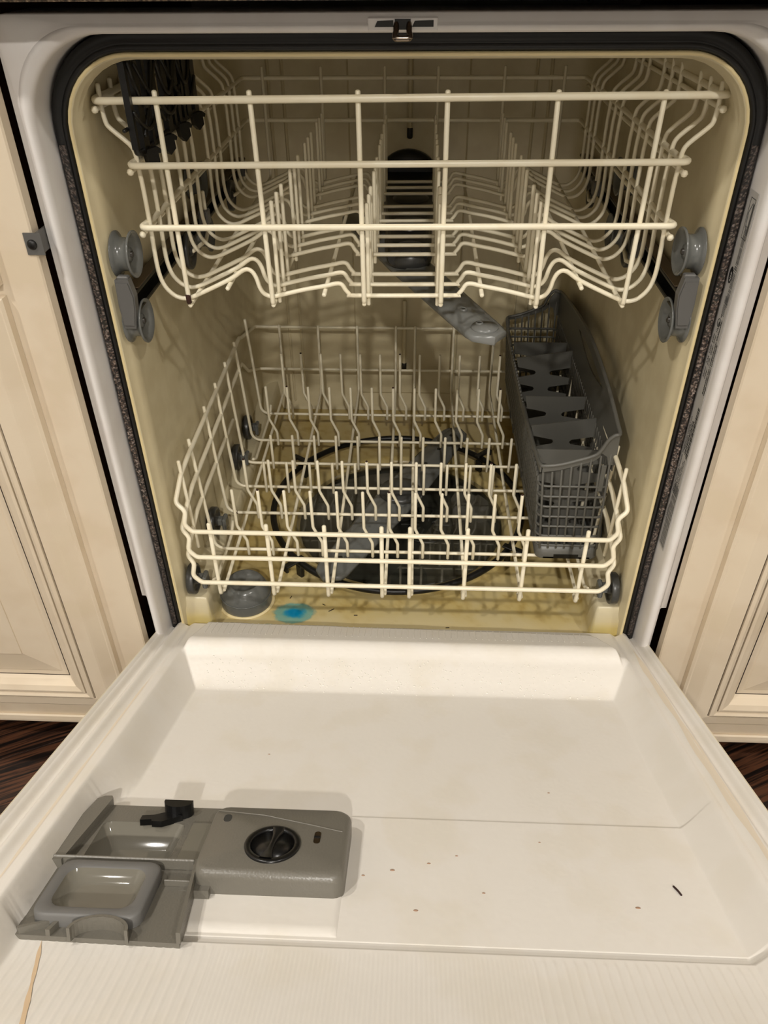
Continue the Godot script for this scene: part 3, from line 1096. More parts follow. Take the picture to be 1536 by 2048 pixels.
func rails(dw: Node3D) -> void:
	var rm := roller_mesh()
	for s in [-1.0, 1.0]:
		var dy := 0.0 if s < 0 else 0.006
		var r := node("rack_rail", dw, Transform3D(Basis.IDENTITY, V(s * 0.2625, 0.4345 + dy, 0) - dw.position))
		var st := begin(false)
		box_into(st, V(-0.0065, -0.010, -0.575), V(0.0065, -0.006, -0.006), 0.001)
		box_into(st, V(-0.0065, 0.006, -0.575), V(0.0065, 0.010, -0.006), 0.001)
		box_into(st, V(minf(s * 0.003, s * 0.0065), -0.0065, -0.575), V(maxf(s * 0.003, s * 0.0065), 0.0065, -0.006), 0.0005)
		part("channel", done(st), M.rail, r)
		part("bright_edge", box(V(-0.0062, 0.0098, -0.57), V(0.0062, 0.0112, -0.02), 0.0004), M.rail_edge, r)
		var hex := PackedVector2Array([Vector2(-0.0075, 0.022), Vector2(0.0055, 0.022), Vector2(0.0085, 0.006), Vector2(0.0075, -0.006), Vector2(0.004, -0.026), Vector2(-0.007, -0.026), Vector2(-0.0085, -0.004)])
		if s > 0:
			for k in hex.size():
				hex[k].x = -hex[k].x
		var ec := begin(false)
		prism_into(ec, hex, Transform3D(Basis.IDENTITY, V(0, 0.004, -0.008)), 0.009)
		var hx := PackedVector2Array()
		for q in hex:
			hx.append(q * 0.86)
		prism_into(ec, hx, Transform3D(Basis.IDENTITY, V(0, 0.004, 0.001)), 0.0016)
		box_into(ec, V(-0.006, 0.024, -0.008), V(0.005, 0.0285, -0.001), 0.001)
		part("end_cap", done(ec), M.clip, r)
		for q in [[0.4765, -0.0245], [0.4115, -0.0215]]:
			var n := node("rail_roller", dw, Transform3D(Basis(Vector3.UP, 0.0 if s < 0 else PI), V(s * 0.2635, q[0] + dy, q[1]) - dw.position))
			part("spool", rm, M.grey, n)
			part("axle", lathe([Vector2(0, -0.014), Vector2(0.003, -0.014), Vector2(0.003, 0.0065), Vector2(0.0018, 0.0075), Vector2(0, 0.0075)], 14), M.steel, n, Transform3D(Basis(Vector3.FORWARD, PI / 2), Vector3.ZERO))
		# more rollers further in carry the rail
		for z in [-0.30]:
			for y in [0.4765, 0.4115]:
				var n := node("rail_roller", dw, Transform3D(Basis(Vector3.UP, 0.0 if s < 0 else PI), V(s * 0.2620, y + dy, z) - dw.position))
				part("spool", rm, M.grey, n)

func arm_mesh(half: float, w0: float, w1: float, h: float) -> ArrayMesh:
	# a spray arm along x: crowned bar with rounded ends
	var st := begin()
	var rows := []
	var n := 40
	for i in n + 1:
		var x := lerpf(-half, half, float(i) / n)
		var a := absf(x) / half
		var w := lerpf(w0, w1, a)
		var endd := half - absf(x)
		if endd < w:
			w = w * sqrt(maxf(0.0004, 1.0 - pow(1.0 - endd / w, 2.0)))
		var row := []
		for q in [[-1.0, 0.0], [-0.98, 0.55], [-0.8, 0.78], [-0.55, 0.80], [-0.5, 1.0], [0.5, 1.0], [0.55, 0.80], [0.8, 0.78], [0.98, 0.55], [1.0, 0.0], [0.5, -0.25], [-0.5, -0.25]]:
			var yy: float = q[1]
			if endd < 0.022 and yy > 0.81:
				yy = 0.80
			row.append(V(x, h * yy, w * q[0]))
		rows.append(row)
	loft_into(st, rows, true)
	cap_into(st, rows[0], true)
	cap_into(st, rows[-1])
	return done(st)

func spray_arms(dw: Node3D) -> void:
	# upper arm, hung under the upper rack's feed
	var p0 := V(0.0945, 0, -0.043)
	var p1 := V(-0.085, 0, -0.485)
	var mid := (p0 + p1) / 2.0
	var ang := atan2(-(p0.z - p1.z), p0.x - p1.x)
	var ua := node("upper_spray_arm", dw, Transform3D(Basis(Vector3.UP, ang), V(mid.x, 0.381, mid.z) - dw.position))
	part("arm", arm_mesh(p0.distance_to(p1) / 2.0, 0.027, 0.0215, 0.009), M.arm, ua)
	for x in [-0.2, -0.16, -0.11, 0.085, 0.125, 0.165, 0.205]:
		var nz := begin()
		lathe_into(nz, [Vector2(0.0045, 0.0088), Vector2(0.0040, 0.0103), Vector2(0.0022, 0.0106), Vector2(0.0022, 0.0088)], 14)
		part("nozzle", done(nz), M.arm, ua, Transform3D(Basis.IDENTITY, V(x, 0, 0.002 if int(x * 1000) % 2 else -0.004)))
		part("nozzle_hole", lathe([Vector2(0, 0.0088), Vector2(0.0022, 0.0088), Vector2(0.0022, 0.0100), Vector2(0, 0.0100)], 12), M.black, ua, Transform3D(Basis.IDENTITY, V(x, 0, 0.002 if int(x * 1000) % 2 else -0.004)))
	part("end_plateau", lathe([Vector2(0.0, 0.006), Vector2(0.0145, 0.006), Vector2(0.0140, 0.0092), Vector2(0.0, 0.0096)], 24), M.arm, ua, Transform3D(Basis.IDENTITY, V(0.214, 0, 0)))
	# water feed from the back wall to the hub
	var wf := node("water_feed", dw, Transform3D(Basis.IDENTITY, -dw.position))
	part("wall_dock", lathe([Vector2(0, 0), Vector2(0.052, 0), Vector2(0.052, 0.012), Vector2(0.047, 0.018), Vector2(0.035, 0.02), Vector2(0, 0.02)], 36), M.black, wf, Transform3D(Basis(Vector3.RIGHT, PI / 2), V(-0.004, 0.398, -0.611)))
	var st := begin(false)
	var lp := []
	for q in [[-0.595, 0.044, 0.376, 0.420], [-0.52, 0.042, 0.384, 0.416], [-0.44, 0.036, 0.390, 0.414], [-0.38, 0.032, 0.392, 0.413], [-0.30, 0.030, 0.392, 0.412], [-0.245, 0.024, 0.392, 0.410]]:
		lp.append(ring_loop(-q[1] + 0.001, q[1] + 0.001, q[2], q[3], 0.008, 0.008, q[0], 3))
	loft_into(st, lp, true, true)
	cap_into(st, lp[-1])
	cap_into(st, lp[0], true)
	part("manifold", done(st), M.filter_dark, wf)
	part("hub_cap", lathe([Vector2(0, 0.388), Vector2(0.026, 0.388), Vector2(0.028, 0.396), Vector2(0.024, 0.4095), Vector2(0.012, 0.4115), Vector2(0, 0.4115)], 32), M.dark_grey, wf, Transform3D(Basis.IDENTITY, V(0.004, 0, -0.265)))
	for z in [-0.34, -0.46]:
		part("retainer", lathe([Vector2(0, 0.40), Vector2(0.026, 0.40), Vector2(0.026, 0.4155), Vector2(0.02, 0.4175), Vector2(0, 0.4175)], 28), M.dark_grey, wf, Transform3D(Basis.IDENTITY, V(0.002, 0, z)))
	# lower arm over the sump
	p0 = V(-0.105, 0, -0.078)
	p1 = V(0.092, 0, -0.482)
	mid = (p0 + p1) / 2.0
	ang = atan2(-(p0.z - p1.z), p0.x - p1.x)
	var la := node("lower_spray_arm", dw, Transform3D(Basis(Vector3.UP, ang), V(mid.x, 0.017, mid.z) - dw.position))
	part("arm", arm_mesh(p0.distance_to(p1) / 2.0, 0.033, 0.0225, 0.0085), M.grey, la)
	part("hub", lathe([Vector2(0, -0.03), Vector2(0.026, -0.03), Vector2(0.03, 0.004), Vector2(0.034, 0.009), Vector2(0.030, 0.0145), Vector2(0.014, 0.017), Vector2(0.0, 0.017)], 32), M.dark_grey, la)
	for x in [-0.19, -0.14, -0.09, 0.07, 0.12, 0.18]:
		part("nozzle_hole", lathe([Vector2(0, 0.008), Vector2(0.003, 0.008), Vector2(0.003, 0.0095), Vector2(0, 0.0095)], 12), M.black, la, Transform3D(Basis.IDENTITY, V(x, 0, 0)))

func door(dw: Node3D) -> void:
	var local := Transform3D(door_xf.basis, door_xf.origin - dw.position)
	var d := node("door", dw, local)
	# inner panel
	var xs := []
	for q in [[-0.301, -0.222, 66], [-0.222, 0.238, 92], [0.238, 0.301, 54]]:
		var sp := span(q[0], q[1], q[2])
		xs.append_array(sp if xs.is_empty() else sp.slice(1))
	var zs := span(0.0, 0.135, 48)
	for q in [[0.135, 0.342, 20], [0.342, 0.349, 7], [0.349, 0.351, 1], [0.351, 0.353, 2], [0.353, 0.3695, 3], [0.3695, 0.371, 1], [0.371, 0.425, 8], [0.425, 0.4263, 1], [0.4263, 0.479, 6], [0.479, 0.4805, 2], [0.4805, 0.493, 14]]:
		zs.append_array(span(q[0], q[1], q[2]).slice(1))
	xs.append_array([-0.0322, -0.0328, -0.2382, -0.2373, -0.1627, -0.1618])
	xs.sort()
	part("inner_panel", field(xs, zs, door_height), M.door, d)
	# ribbed slope up to the door's top edge
	var rx := span(-0.301, -0.114, 280)
	rx.append_array(span(-0.114, 0.1, 420).slice(1))
	rx.append_array(span(0.1, 0.301, 300).slice(1))
	part("ribbed_slope", field(rx, span(0.493, 0.5, 6) + span(0.5, 0.66, 18).slice(1), door_height), M.door, d)
	# outer skin: sides and front of the door
	var st := begin(false)
	box_into(st, V(-0.302, -0.062, 0.0), V(0.302, -0.0495, 0.664), 0.002)
	box_into(st, V(-0.3022, -0.055, 0.001), V(-0.3005, 0.0034, 0.664), 0.0007)
	box_into(st, V(0.3005, -0.055, 0.001), V(0.3022, 0.0034, 0.664), 0.0007)
	box_into(st, V(-0.302, -0.055, 0.66), V(0.302, 0.002, 0.664), 0.001)
	part("outer_skin", done(st), M.skin, d)
	# threshold ribbing by the hinge: fine raised lines across its slope
	st = begin(false)
	for k in 62:
		var x := lerpf(-0.236, 0.22, k / 61.0)
		var sa := 0.020 + 0.012 * (x + 0.25) / 0.5
		box_into(st, V(x - 0.0005, 0.0, sa), V(x + 0.0005, 0.0109, 0.055), 0.0002)
	var tr := part("threshold_ribs", done(st), M.door, d)
	tr.set_meta("kind", "stuff")
	# rust-tinted runs on the side rims
	for q in [[-0.2705, 0.14, 0.56, 0.0024], [0.2795, 0.05, 0.5, 0.0034], [-0.2285, 0.4965, 0.60, 0.0019]]:
		var sp := []
		var n := 24
		var s2 := begin()
		var prev := []
		for k in n + 1:
			var s: float = lerpf(q[1], q[2], float(k) / n)
			var w: float = q[3] * (0.7 + 0.3 * sin(k * 0.9) * sin(k * 0.37 + 1.0))
			w *= ss(0.0, 0.15, float(k) / n) * (1.0 - ss(0.85, 1.0, float(k) / n)) + 0.02
			var drift := 0.033 * k / n if q[1] > 0.49 else 0.0
			var xa: float = q[0] + drift - w
			var xb: float = q[0] + drift + w
			var row := []
			for i in 5:
				var x := lerpf(xa, xb, i / 4.0)
				row.append(V(x, door_height(x, s) + (0.0005 if q[1] > 0.49 else 0.0001), s))
			if prev.size():
				for i in 4:
					quad(s2, prev[i], row[i], row[i + 1], prev[i + 1])
			prev = row
		part("rust_run", done(s2), M.streak if q[1] > 0.49 else M.stain, d)
	# dried specks
	for q in [[0.032, 0.402, 1.0], [0.004, 0.411, 1.3], [0.072, 0.432, 0.9], [0.122, 0.372, 0.7], [0.022, 0.452, 1.2], [0.182, 0.441, 1.3], [-0.121, 0.252, 0.8], [0.141, 0.301, 0.8], [0.054, 0.392, 0.8], [-0.018, 0.418, 0.9]]:
		part("dried_speck", lathe([Vector2(0.0, 0.0), Vector2(0.0011 * q[2], 0.0), Vector2(0.0007 * q[2], 0.00035), Vector2(0.0, 0.0004)], 9), M.dirt, d, Transform3D(Basis(Vector3.UP, q[2] * 3.0).scaled(V(1.4, 1.0, 0.8)), V(q[0], door_height(q[0], q[1]), q[1])))
	# beads of water on the step below the threshold
	var mm := MultiMesh.new()
	mm.transform_format = MultiMesh.TRANSFORM_3D
	mm.mesh = lathe([Vector2(1.0, 0.0), Vector2(0.92, 0.25), Vector2(0.66, 0.45), Vector2(0.3, 0.55), Vector2(0.0, 0.58)], 10)
	mm.instance_count = 420
	for i in 420:
		var x := rng.randf_range(-0.225, 0.238)
		var s := rng.randf_range(0.083, 0.121)
		var r := 0.0005 + 0.0008 * pow(rng.randf(), 2.0)
		var y := door_height(x, s)
		var nrm := V(0, 1, 0.66).normalized()
		var b := Basis(Vector3.RIGHT, atan2(0.66, 1.0)).scaled(Vector3.ONE * r)
		mm.set_instance_transform(i, Transform3D(b, V(x, y, s)))
	var mi := MultiMeshInstance3D.new()
	mi.name = "water_beads"
	mi.multimesh = mm
	mi.material_override = M.door_wet
	d.add_child(mi)
	mi.set_meta("kind", "stuff")

func dispenser(dw: Node3D) -> void:
	var local := Transform3D(door_xf.basis, door_xf.origin - dw.position)
	var d := node("detergent_dispenser", dw, local)
	# prisms grow along local y: outline given in (x, -s)
	var up := func(y: float) -> Transform3D:
		return Transform3D(Basis(Vector3.RIGHT, -PI / 2), V(0, y, 0))
	var P := func(list: Array) -> PackedVector2Array:
		var o := PackedVector2Array()
		for q in list:
			o.append(Vector2(q[0], -q[1]))
		return o
	var rr := func(x0: float, s0: float, x1: float, s1: float, r: float) -> PackedVector2Array:
		return round_rect(x0, -s1, x1, -s0, r)
	# base plate with the open soap cup
	var st := begin(false)
	var outline: PackedVector2Array = P.call([[-0.234, 0.353], [-0.128, 0.353], [-0.128, 0.45], [-0.150, 0.45], [-0.150, 0.425], [-0.2575, 0.425], [-0.2565, 0.405], [-0.2520, 0.380], [-0.2445, 0.354]])
	var cup: PackedVector2Array = rr.call(-0.2335, 0.3745, -0.166, 0.4215, 0.006)
	prism_into(st, outline, up.call(-0.0305), 0.0085, [cup])
	part("base_plate", done(st), M.disp, d)
	st = begin()
	var lp := []
	for q in [[0.0, -0.0222], [0.0008, -0.024], [0.009, -0.040], [0.011, -0.0412]]:
		var row := []
		for v in (rr.call(-0.2335 + q[0], 0.3745 + q[0], -0.166 - q[0], 0.4215 - q[0] * 0.4, 0.006) as PackedVector2Array):
			row.append(V(v.x, q[1], -v.y))
		lp.append(row)
	loft_into(st, lp, true)
	cap_into(st, lp[-1])
	part("soap_cup", done(st), M.wet_grey, d)
	# second small well beside the cover
	part("well", box(V(-0.1605, -0.0218, 0.375), V(-0.1425, -0.0200, 0.423), 0.001), M.wet_grey, d)
	# wall along the left edge of the plate
	st = begin(false)
	prism_into(st, P.call([[-0.2475, 0.3545], [-0.2425, 0.3505], [-0.2365, 0.3500], [-0.2345, 0.3530], [-0.2440, 0.431], [-0.2575, 0.431], [-0.2570, 0.41], [-0.2525, 0.385]]), up.call(-0.0305), 0.0155)
	part("side_wall", done(st), M.disp, d)
	# raised rinse-aid housing
	st = begin()
	lp = []
	var x0 := -0.1415
	var x1 := -0.0305
	var s0 := 0.3655
	var s1 := 0.4445
	for q in [[0.0, -0.031, 0.008], [0.0, -0.0165, 0.008], [0.0008, -0.0130, 0.009], [0.0028, -0.0108, 0.010], [0.0055, -0.0100, 0.010]]:
		var row := []
		for v in (rr.call(x0 + q[0] * 0.25, s0 + q[0] * 0.4, x1 - q[0], s1 - q[0], q[2]) as PackedVector2Array):
			row.append(V(v.x, q[1], -v.y))
		lp.append(row)
	loft_into(st, lp, true)
	cap_into(st, lp[-1])
	part("rinse_aid_housing", done(st), M.disp, d)
	# faint moulded line across its far corner
	part("moulded_line", tube([V(-0.139, -0.0100, 0.3725), V(-0.100, -0.0099, 0.377), V(-0.060, -0.0099, 0.3875), V(-0.036, -0.0101, 0.394)], 0.0006, 6), M.disp, d)
	part("vent_hole", prism(rr.call(-0.1325, 0.3775, -0.1265, 0.3865, 0.0028), up.call(-0.0101), 0.0004), M.dark_grey, d)
	part("sight_glass", prism(rr.call(-0.0572, 0.3955, -0.0522, 0.4095, 0.0024), up.call(-0.0101), 0.0006), M.chrome, d)
	part("sight_glass_bar", prism(rr.call(-0.0572, 0.4015, -0.0522, 0.4030, 0.0004), up.call(-0.0094), 0.0006), M.black, d)
	# black twist cap: ring, floor and grip bar
	var kn := V(-0.0878, 0, 0.4125)
	part("rinse_cap", lathe([Vector2(0.0212, -0.0115), Vector2(0.0214, -0.0088), Vector2(0.0205, -0.0080), Vector2(0.0172, -0.0080), Vector2(0.0165, -0.0090), Vector2(0.0155, -0.0165), Vector2(0.0, -0.0175)], 44), M.knob, d, Transform3D(Basis.IDENTITY, kn))
	part("rinse_cap_floor", lathe([Vector2(0.0, -0.0098), Vector2(0.0166, -0.0098), Vector2(0.0166, -0.0096), Vector2(0.0, -0.0096)], 40), M.knob, d, Transform3D(Basis.IDENTITY, kn))
	st = begin()
	lp = []
	for k in 13:
		var f := k / 12.0
		var s := lerpf(-0.0178, 0.0178, f)
		var w := 0.0018 + 0.0042 * pow(absf(f * 2 - 1), 2.0)
		lp.append([V(-w, -0.0098, s), V(-w * 0.75, -0.0072, s), V(w * 0.75, -0.0072, s), V(w, -0.0098, s)])
	loft_into(st, lp, false)
	part("rinse_cap_grip", done(st), M.knob, d, Transform3D(Basis(Vector3.UP, -0.12), kn))
	# black latch by the far edge
	st = begin(false)
	var dk := PackedVector2Array()
	for k in 13:
		var a := -0.15 + (PI + 0.3) * k / 12.0
		dk.append(Vector2(-0.1755 + 0.0120 * cos(a), -(0.3615 + 0.0085 * sin(a))))
	prism_into(st, dk, up.call(-0.0225), 0.0125)
	prism_into(st, P.call([[-0.186, 0.3675], [-0.170, 0.371], [-0.185, 0.3795], [-0.193, 0.3795], [-0.194, 0.377], [-0.203, 0.3785], [-0.203, 0.3725], [-0.193, 0.371]]), up.call(-0.0225), 0.0055)
	part("latch", done(st), M.knob, d)
	# lid, thrown open towards the door's top edge
	st = begin(false)
	prism_into(st, P.call([[-0.2515, 0.4265], [-0.1435, 0.4265], [-0.1405, 0.430], [-0.1345, 0.4985], [-0.256, 0.496], [-0.2565, 0.490], [-0.2540, 0.45]]), up.call(-0.029), 0.0065)
	part("lid", done(st), M.disp, d)
	part("lid_rib", box(V(-0.2515, -0.0226, 0.4265), V(-0.1435, -0.0135, 0.4290), 0.0008), M.disp, d)
	st = begin(false)
	prism_into(st, P.call([[-0.1435, 0.4265], [-0.1415, 0.4265], [-0.1335, 0.4985], [-0.1365, 0.4985]]), up.call(-0.0226), 0.0085)
	part("lid_rib", done(st), M.disp, d)
	part("lid_rib", box(V(-0.1615, -0.0226, 0.4445), V(-0.1425, -0.0175, 0.446), 0.0004), M.disp, d)
	st = begin(false)
	prism_into(st, P.call([[-0.246, 0.494], [-0.2205, 0.4845], [-0.2205, 0.486], [-0.244, 0.496]]), up.call(-0.0226), 0.005)
	prism_into(st, P.call([[-0.2215, 0.484], [-0.2185, 0.484], [-0.2225, 0.4965], [-0.2255, 0.4965]]), up.call(-0.0226), 0.005)
	prism_into(st, P.call([[-0.2095, 0.484], [-0.2065, 0.484], [-0.2055, 0.4905], [-0.2095, 0.4905]]), up.call(-0.0226), 0.006)
	prism_into(st, P.call([[-0.218, 0.4825], [-0.208, 0.4825], [-0.208, 0.4845], [-0.218, 0.4845]]), up.call(-0.0226), 0.0085)
	part("lid_catch", done(st), M.disp, d)
	# inner tray of the lid with its grey seal
	st = begin()
	lp = []
	for q in [[0.0, -0.0226], [0.0, -0.0145], [0.0006, -0.0132], [0.0018, -0.0125], [0.0072, -0.0125], [0.0086, -0.0134]]:
		var row := []
		for v in (rr.call(-0.2405 + q[0], 0.4322 + q[0], -0.1650 - q[0], 0.4885 - q[0], 0.0095) as PackedVector2Array):
			row.append(V(v.x, q[1], -v.y))
		lp.append(row)
	loft_into(st, lp, true)
	part("lid_seal", done(st), M.seal, d)
	st = begin()
	lp = []
	for q in [[0.0086, -0.0134], [0.0095, -0.0150], [0.0135, -0.0215], [0.0165, -0.0222]]:
		var row := []
		for v in (rr.call(-0.2405 + q[0], 0.4322 + q[0], -0.1650 - q[0], 0.4885 - q[0], 0.0095) as PackedVector2Array):
			row.append(V(v.x, q[1], -v.y))
		lp.append(row)
	loft_into(st, lp, true)
	cap_into(st, lp[-1])
	part("lid_tray", done(st), M.wet_grey, d)
	# half ring at the lid's outer end
	st = begin(false)
	var arc := PackedVector2Array()
	for k in 17:
		var a := PI * k / 16.0
		arc.append(Vector2(-0.1885 + 0.0205 * cos(a), -(0.5005 - 0.0135 * sin(a))))
	for k in 17:
		var a := PI * (16 - k) / 16.0
		arc.append(Vector2(-0.1885 + 0.0183 * cos(a), -(0.5005 - 0.0113 * sin(a))))
	prism_into(st, arc, up.call(-0.0226), 0.0105)
	part("lid_half_ring", done(st), M.disp, d)

# ---------------------------------------------------------------- racks
func wheel(parent: Node3D, at: Vector3, side: float, clip := true) -> void:
	var w := node("wheel", parent, Transform3D(Basis(Vector3.UP, 0.0 if side < 0 else PI), at - parent.position))
	var st := begin()
	lathe_into(st, [Vector2(0.0, -0.003), Vector2(0.0155, -0.003), Vector2(0.0165, -0.0045), Vector2(0.0195, -0.0045), Vector2(0.0202, -0.0035), Vector2(0.0202, 0.0035), Vector2(0.0195, 0.0045), Vector2(0.0165, 0.0045), Vector2(0.0155, 0.0025), Vector2(0.0075, 0.0022), Vector2(0.0068, 0.0062), Vector2(0.0, 0.0066)], 32, Transform3D(Basis(Vector3.FORWARD, PI / 2), Vector3.ZERO))
	part("tyre", done(st), M.dark_grey if parent.name == "lower_dish_rack" else M.dark_grey, w)
	if clip:
		var c := begin(false)
		box_into(c, V(0.0055, -0.005, -0.0055), V(0.016, 0.006, 0.0055), 0.0015)
		box_into(c, V(0.0125, -0.011, -0.009), V(0.0185, 0.008, 0.009), 0.0018)
		part("axle_clip", done(c), M.grey, w)

func lower_rack() -> void:
	var t := thing("lower_dish_rack", "cream coated wire lower dish rack with rows of bent tines", "dish rack", V(-0.003, 0.045, -0.29))
	var W: Material = M.wire
	var fz := -0.013
	var bz := -0.575
	# three front rails that step up at the corners and run back as side rims
	var rimy := [[0.150, 0.2165], [0.1105, 0.176], [0.0695, 0.137]]
	for k in 3:
		var fy: float = rimy[k][0]
		var sy: float = rimy[k][1]
		var pts := []
		var lx := -0.2535
		var rx := 0.2495
		var dx: float = [0.0, 0.0015, 0.002][k]
		var left := [V(-0.2485 + 0.0, fy, fz), V(-0.2565 - dx, fy + 0.010, fz - 0.001), V(-0.2530 - dx, fy + 0.0275, fz - 0.004), V(-0.2645 + dx, fy + 0.0365, fz - 0.008), V(-0.2600 + dx, sy - 0.006, fz - 0.030), V(-0.2585, sy, fz - 0.06)]
		var right := [V(0.2445, fy, fz), V(0.2525 + dx, fy + 0.010, fz - 0.001), V(0.2490 + dx, fy + 0.0275, fz - 0.004), V(0.2605 - dx, fy + 0.0365, fz - 0.008), V(0.2560 - dx, sy - 0.006, fz - 0.030), V(0.2545, sy, fz - 0.06)]
		var by: float = [0.167, 0.086, 0.086][k]
		var sb := -0.415
		if k == 0:
			pts = [V(-0.225, by, bz), V(-0.272, by, bz), V(-0.2655, sy - 0.012, sb - 0.03), V(-0.2625, sy, sb)]
		elif k == 1:
			pts = [V(-0.225, by, bz), V(-0.272, by, bz), V(-0.2655, sy - 0.04, sb - 0.05), V(-0.2625, sy, sb + 0.005)]
		else:
			pts = [V(-0.2585, sy, -0.30)]
		left.reverse()
		pts.append_array(left)
		pts.append_array(right)
		if k < 2:
			pts.append_array([V(0.2585, sy, sb), V(0.2615, sy - (0.012 if k == 0 else 0.04), sb - 0.04), V(0.268, by, bz), V(0.22, by, bz)])
		else:
			pts.append(V(0.2545, sy, -0.30))
		wpart("rim_wire", tube(fillet(pts, 0.009, 4), 0.0029, 9), W, t)
		if k < 2:
			wpart("rear_wire", bar(V(-0.226, by, bz), V(0.221, by, bz), 0.0024), W, t)
	# cross wires: down one side, along the bottom, up the other
	var T := [-0.1, -0.182, -0.248, -0.313, -0.381, -0.469]
	for z in T:
		var pts := [V(-0.2625, 0.2245, z), V(-0.2585, 0.16, z), V(-0.2525, 0.053, z), V(0.2485, 0.053, z), V(0.2545, 0.16, z), V(0.2585, 0.2245, z)]
		wpart("cross_wire", tube(fillet(pts, 0.017, 5), 0.0023, 8), W, t)
	wpart("side_stub", bar(V(-0.2605, 0.228, -0.046), V(-0.2560, 0.10, -0.046), 0.0023), W, t)
	wpart("side_stub", bar(V(0.2565, 0.228, -0.046), V(0.2520, 0.10, -0.046), 0.0023), W, t)
	# long wires: front upright, bottom, back upright
	var X := [-0.2285, -0.160, -0.0908, -0.0227, 0.0112, 0.079, 0.1495, 0.2195]
	for x in X:
		var xb: float = x * 0.995
		wpart("front_upright", tube(fillet([V(x, 0.1585, fz - 0.0045), V(x, 0.046, fz - 0.0045), V(x, 0.0478, fz - 0.016), V(x, 0.0478, -0.03)], 0.004, 3), 0.0026, 8), W, t)
		wpart("long_wire", tube(fillet([V(x + 0.003, 0.0475, fz - 0.010), V(xb, 0.0475, bz + 0.0045), V(xb, 0.1715, bz + 0.0045)], 0.012, 5), 0.0023, 8), W, t)
	# wheel axle wires low on each side
	for s in [-1.0, 1.0]:
		var xx := -0.2385 if s < 0 else 0.2345
		for q in [[-0.02, -0.17], [-0.30, -0.42], [-0.36, -0.47]]:
			pass
		wpart("axle_wire", tube(fillet([V(xx, 0.060, -0.028), V(xx, 0.049, -0.045), V(xx, 0.049, -0.135), V(xx, 0.060, -0.152)], 0.006, 3), 0.0023), W, t)
		wpart("axle_wire", tube(fillet([V(xx, 0.060, -0.312), V(xx, 0.049, -0.33), V(xx, 0.049, -0.472), V(xx, 0.060, -0.485)], 0.006, 3), 0.0023), W, t)
		for z in [-0.029, -0.150, -0.316, -0.408]:
			wheel(t, V(-0.2645 if s < 0 else 0.2650, 0.0612, z), s)
	# bent plate tines, four rows of twelve
	var rows := [[-0.1, 0.153, -0.2065, 0.0335], [-0.182, 0.1455, -0.2075, 0.0337], [-0.381, 0.153, -0.2095, 0.0333], [-0.469, 0.168, -0.197, 0.0326]]
	for r in rows:
		var h: float = r[1]
		var m := tube(fillet([V(0, 0.0475, 0), V(0, 0.071, 0), V(-0.0108, 0.096, 0), V(-0.0112, h, 0)], 0.012, 4), 0.0021, 8)
		for k in 12:
			var x: float = r[2] + k * r[3]
			if x > 0.172:
				continue
			var ti := wpart("tine", m, W, t, V(x, 0, r[0] + 0.0042))
			if (k * 7 + int(h * 1000)) % 5 == 0:
				part("worn_tip", lathe([Vector2(0, -0.0005), Vector2(0.0017, -0.0003), Vector2(0.0015, 0.0012), Vector2(0, 0.0018)], 10), M.rust, ti, Transform3D(Basis.IDENTITY, V(-0.0112, h + 0.0006, 0)), "dark worn tine tip")
	# two rows of short straight tines
	for r in [[-0.313, 0.106, -0.2065, 0.0334], [-0.248, 0.099, -0.207, 0.0337]]:
		var m := bar(V(0, 0.0465, 0), V(0.0, r[1], 0), 0.0021)
		for k in 12:
			var x: float = r[2] + k * r[3]
			if x > 0.172:
				continue
			wpart("short_tine", m, W, t, V(x, 0, r[0] + 0.0042))
	wpart("rust_spot", tube([V(-0.2445, 0.0535, -0.182), V(-0.2385, 0.0531, -0.182)], 0.00245, 8), M.rust, t)

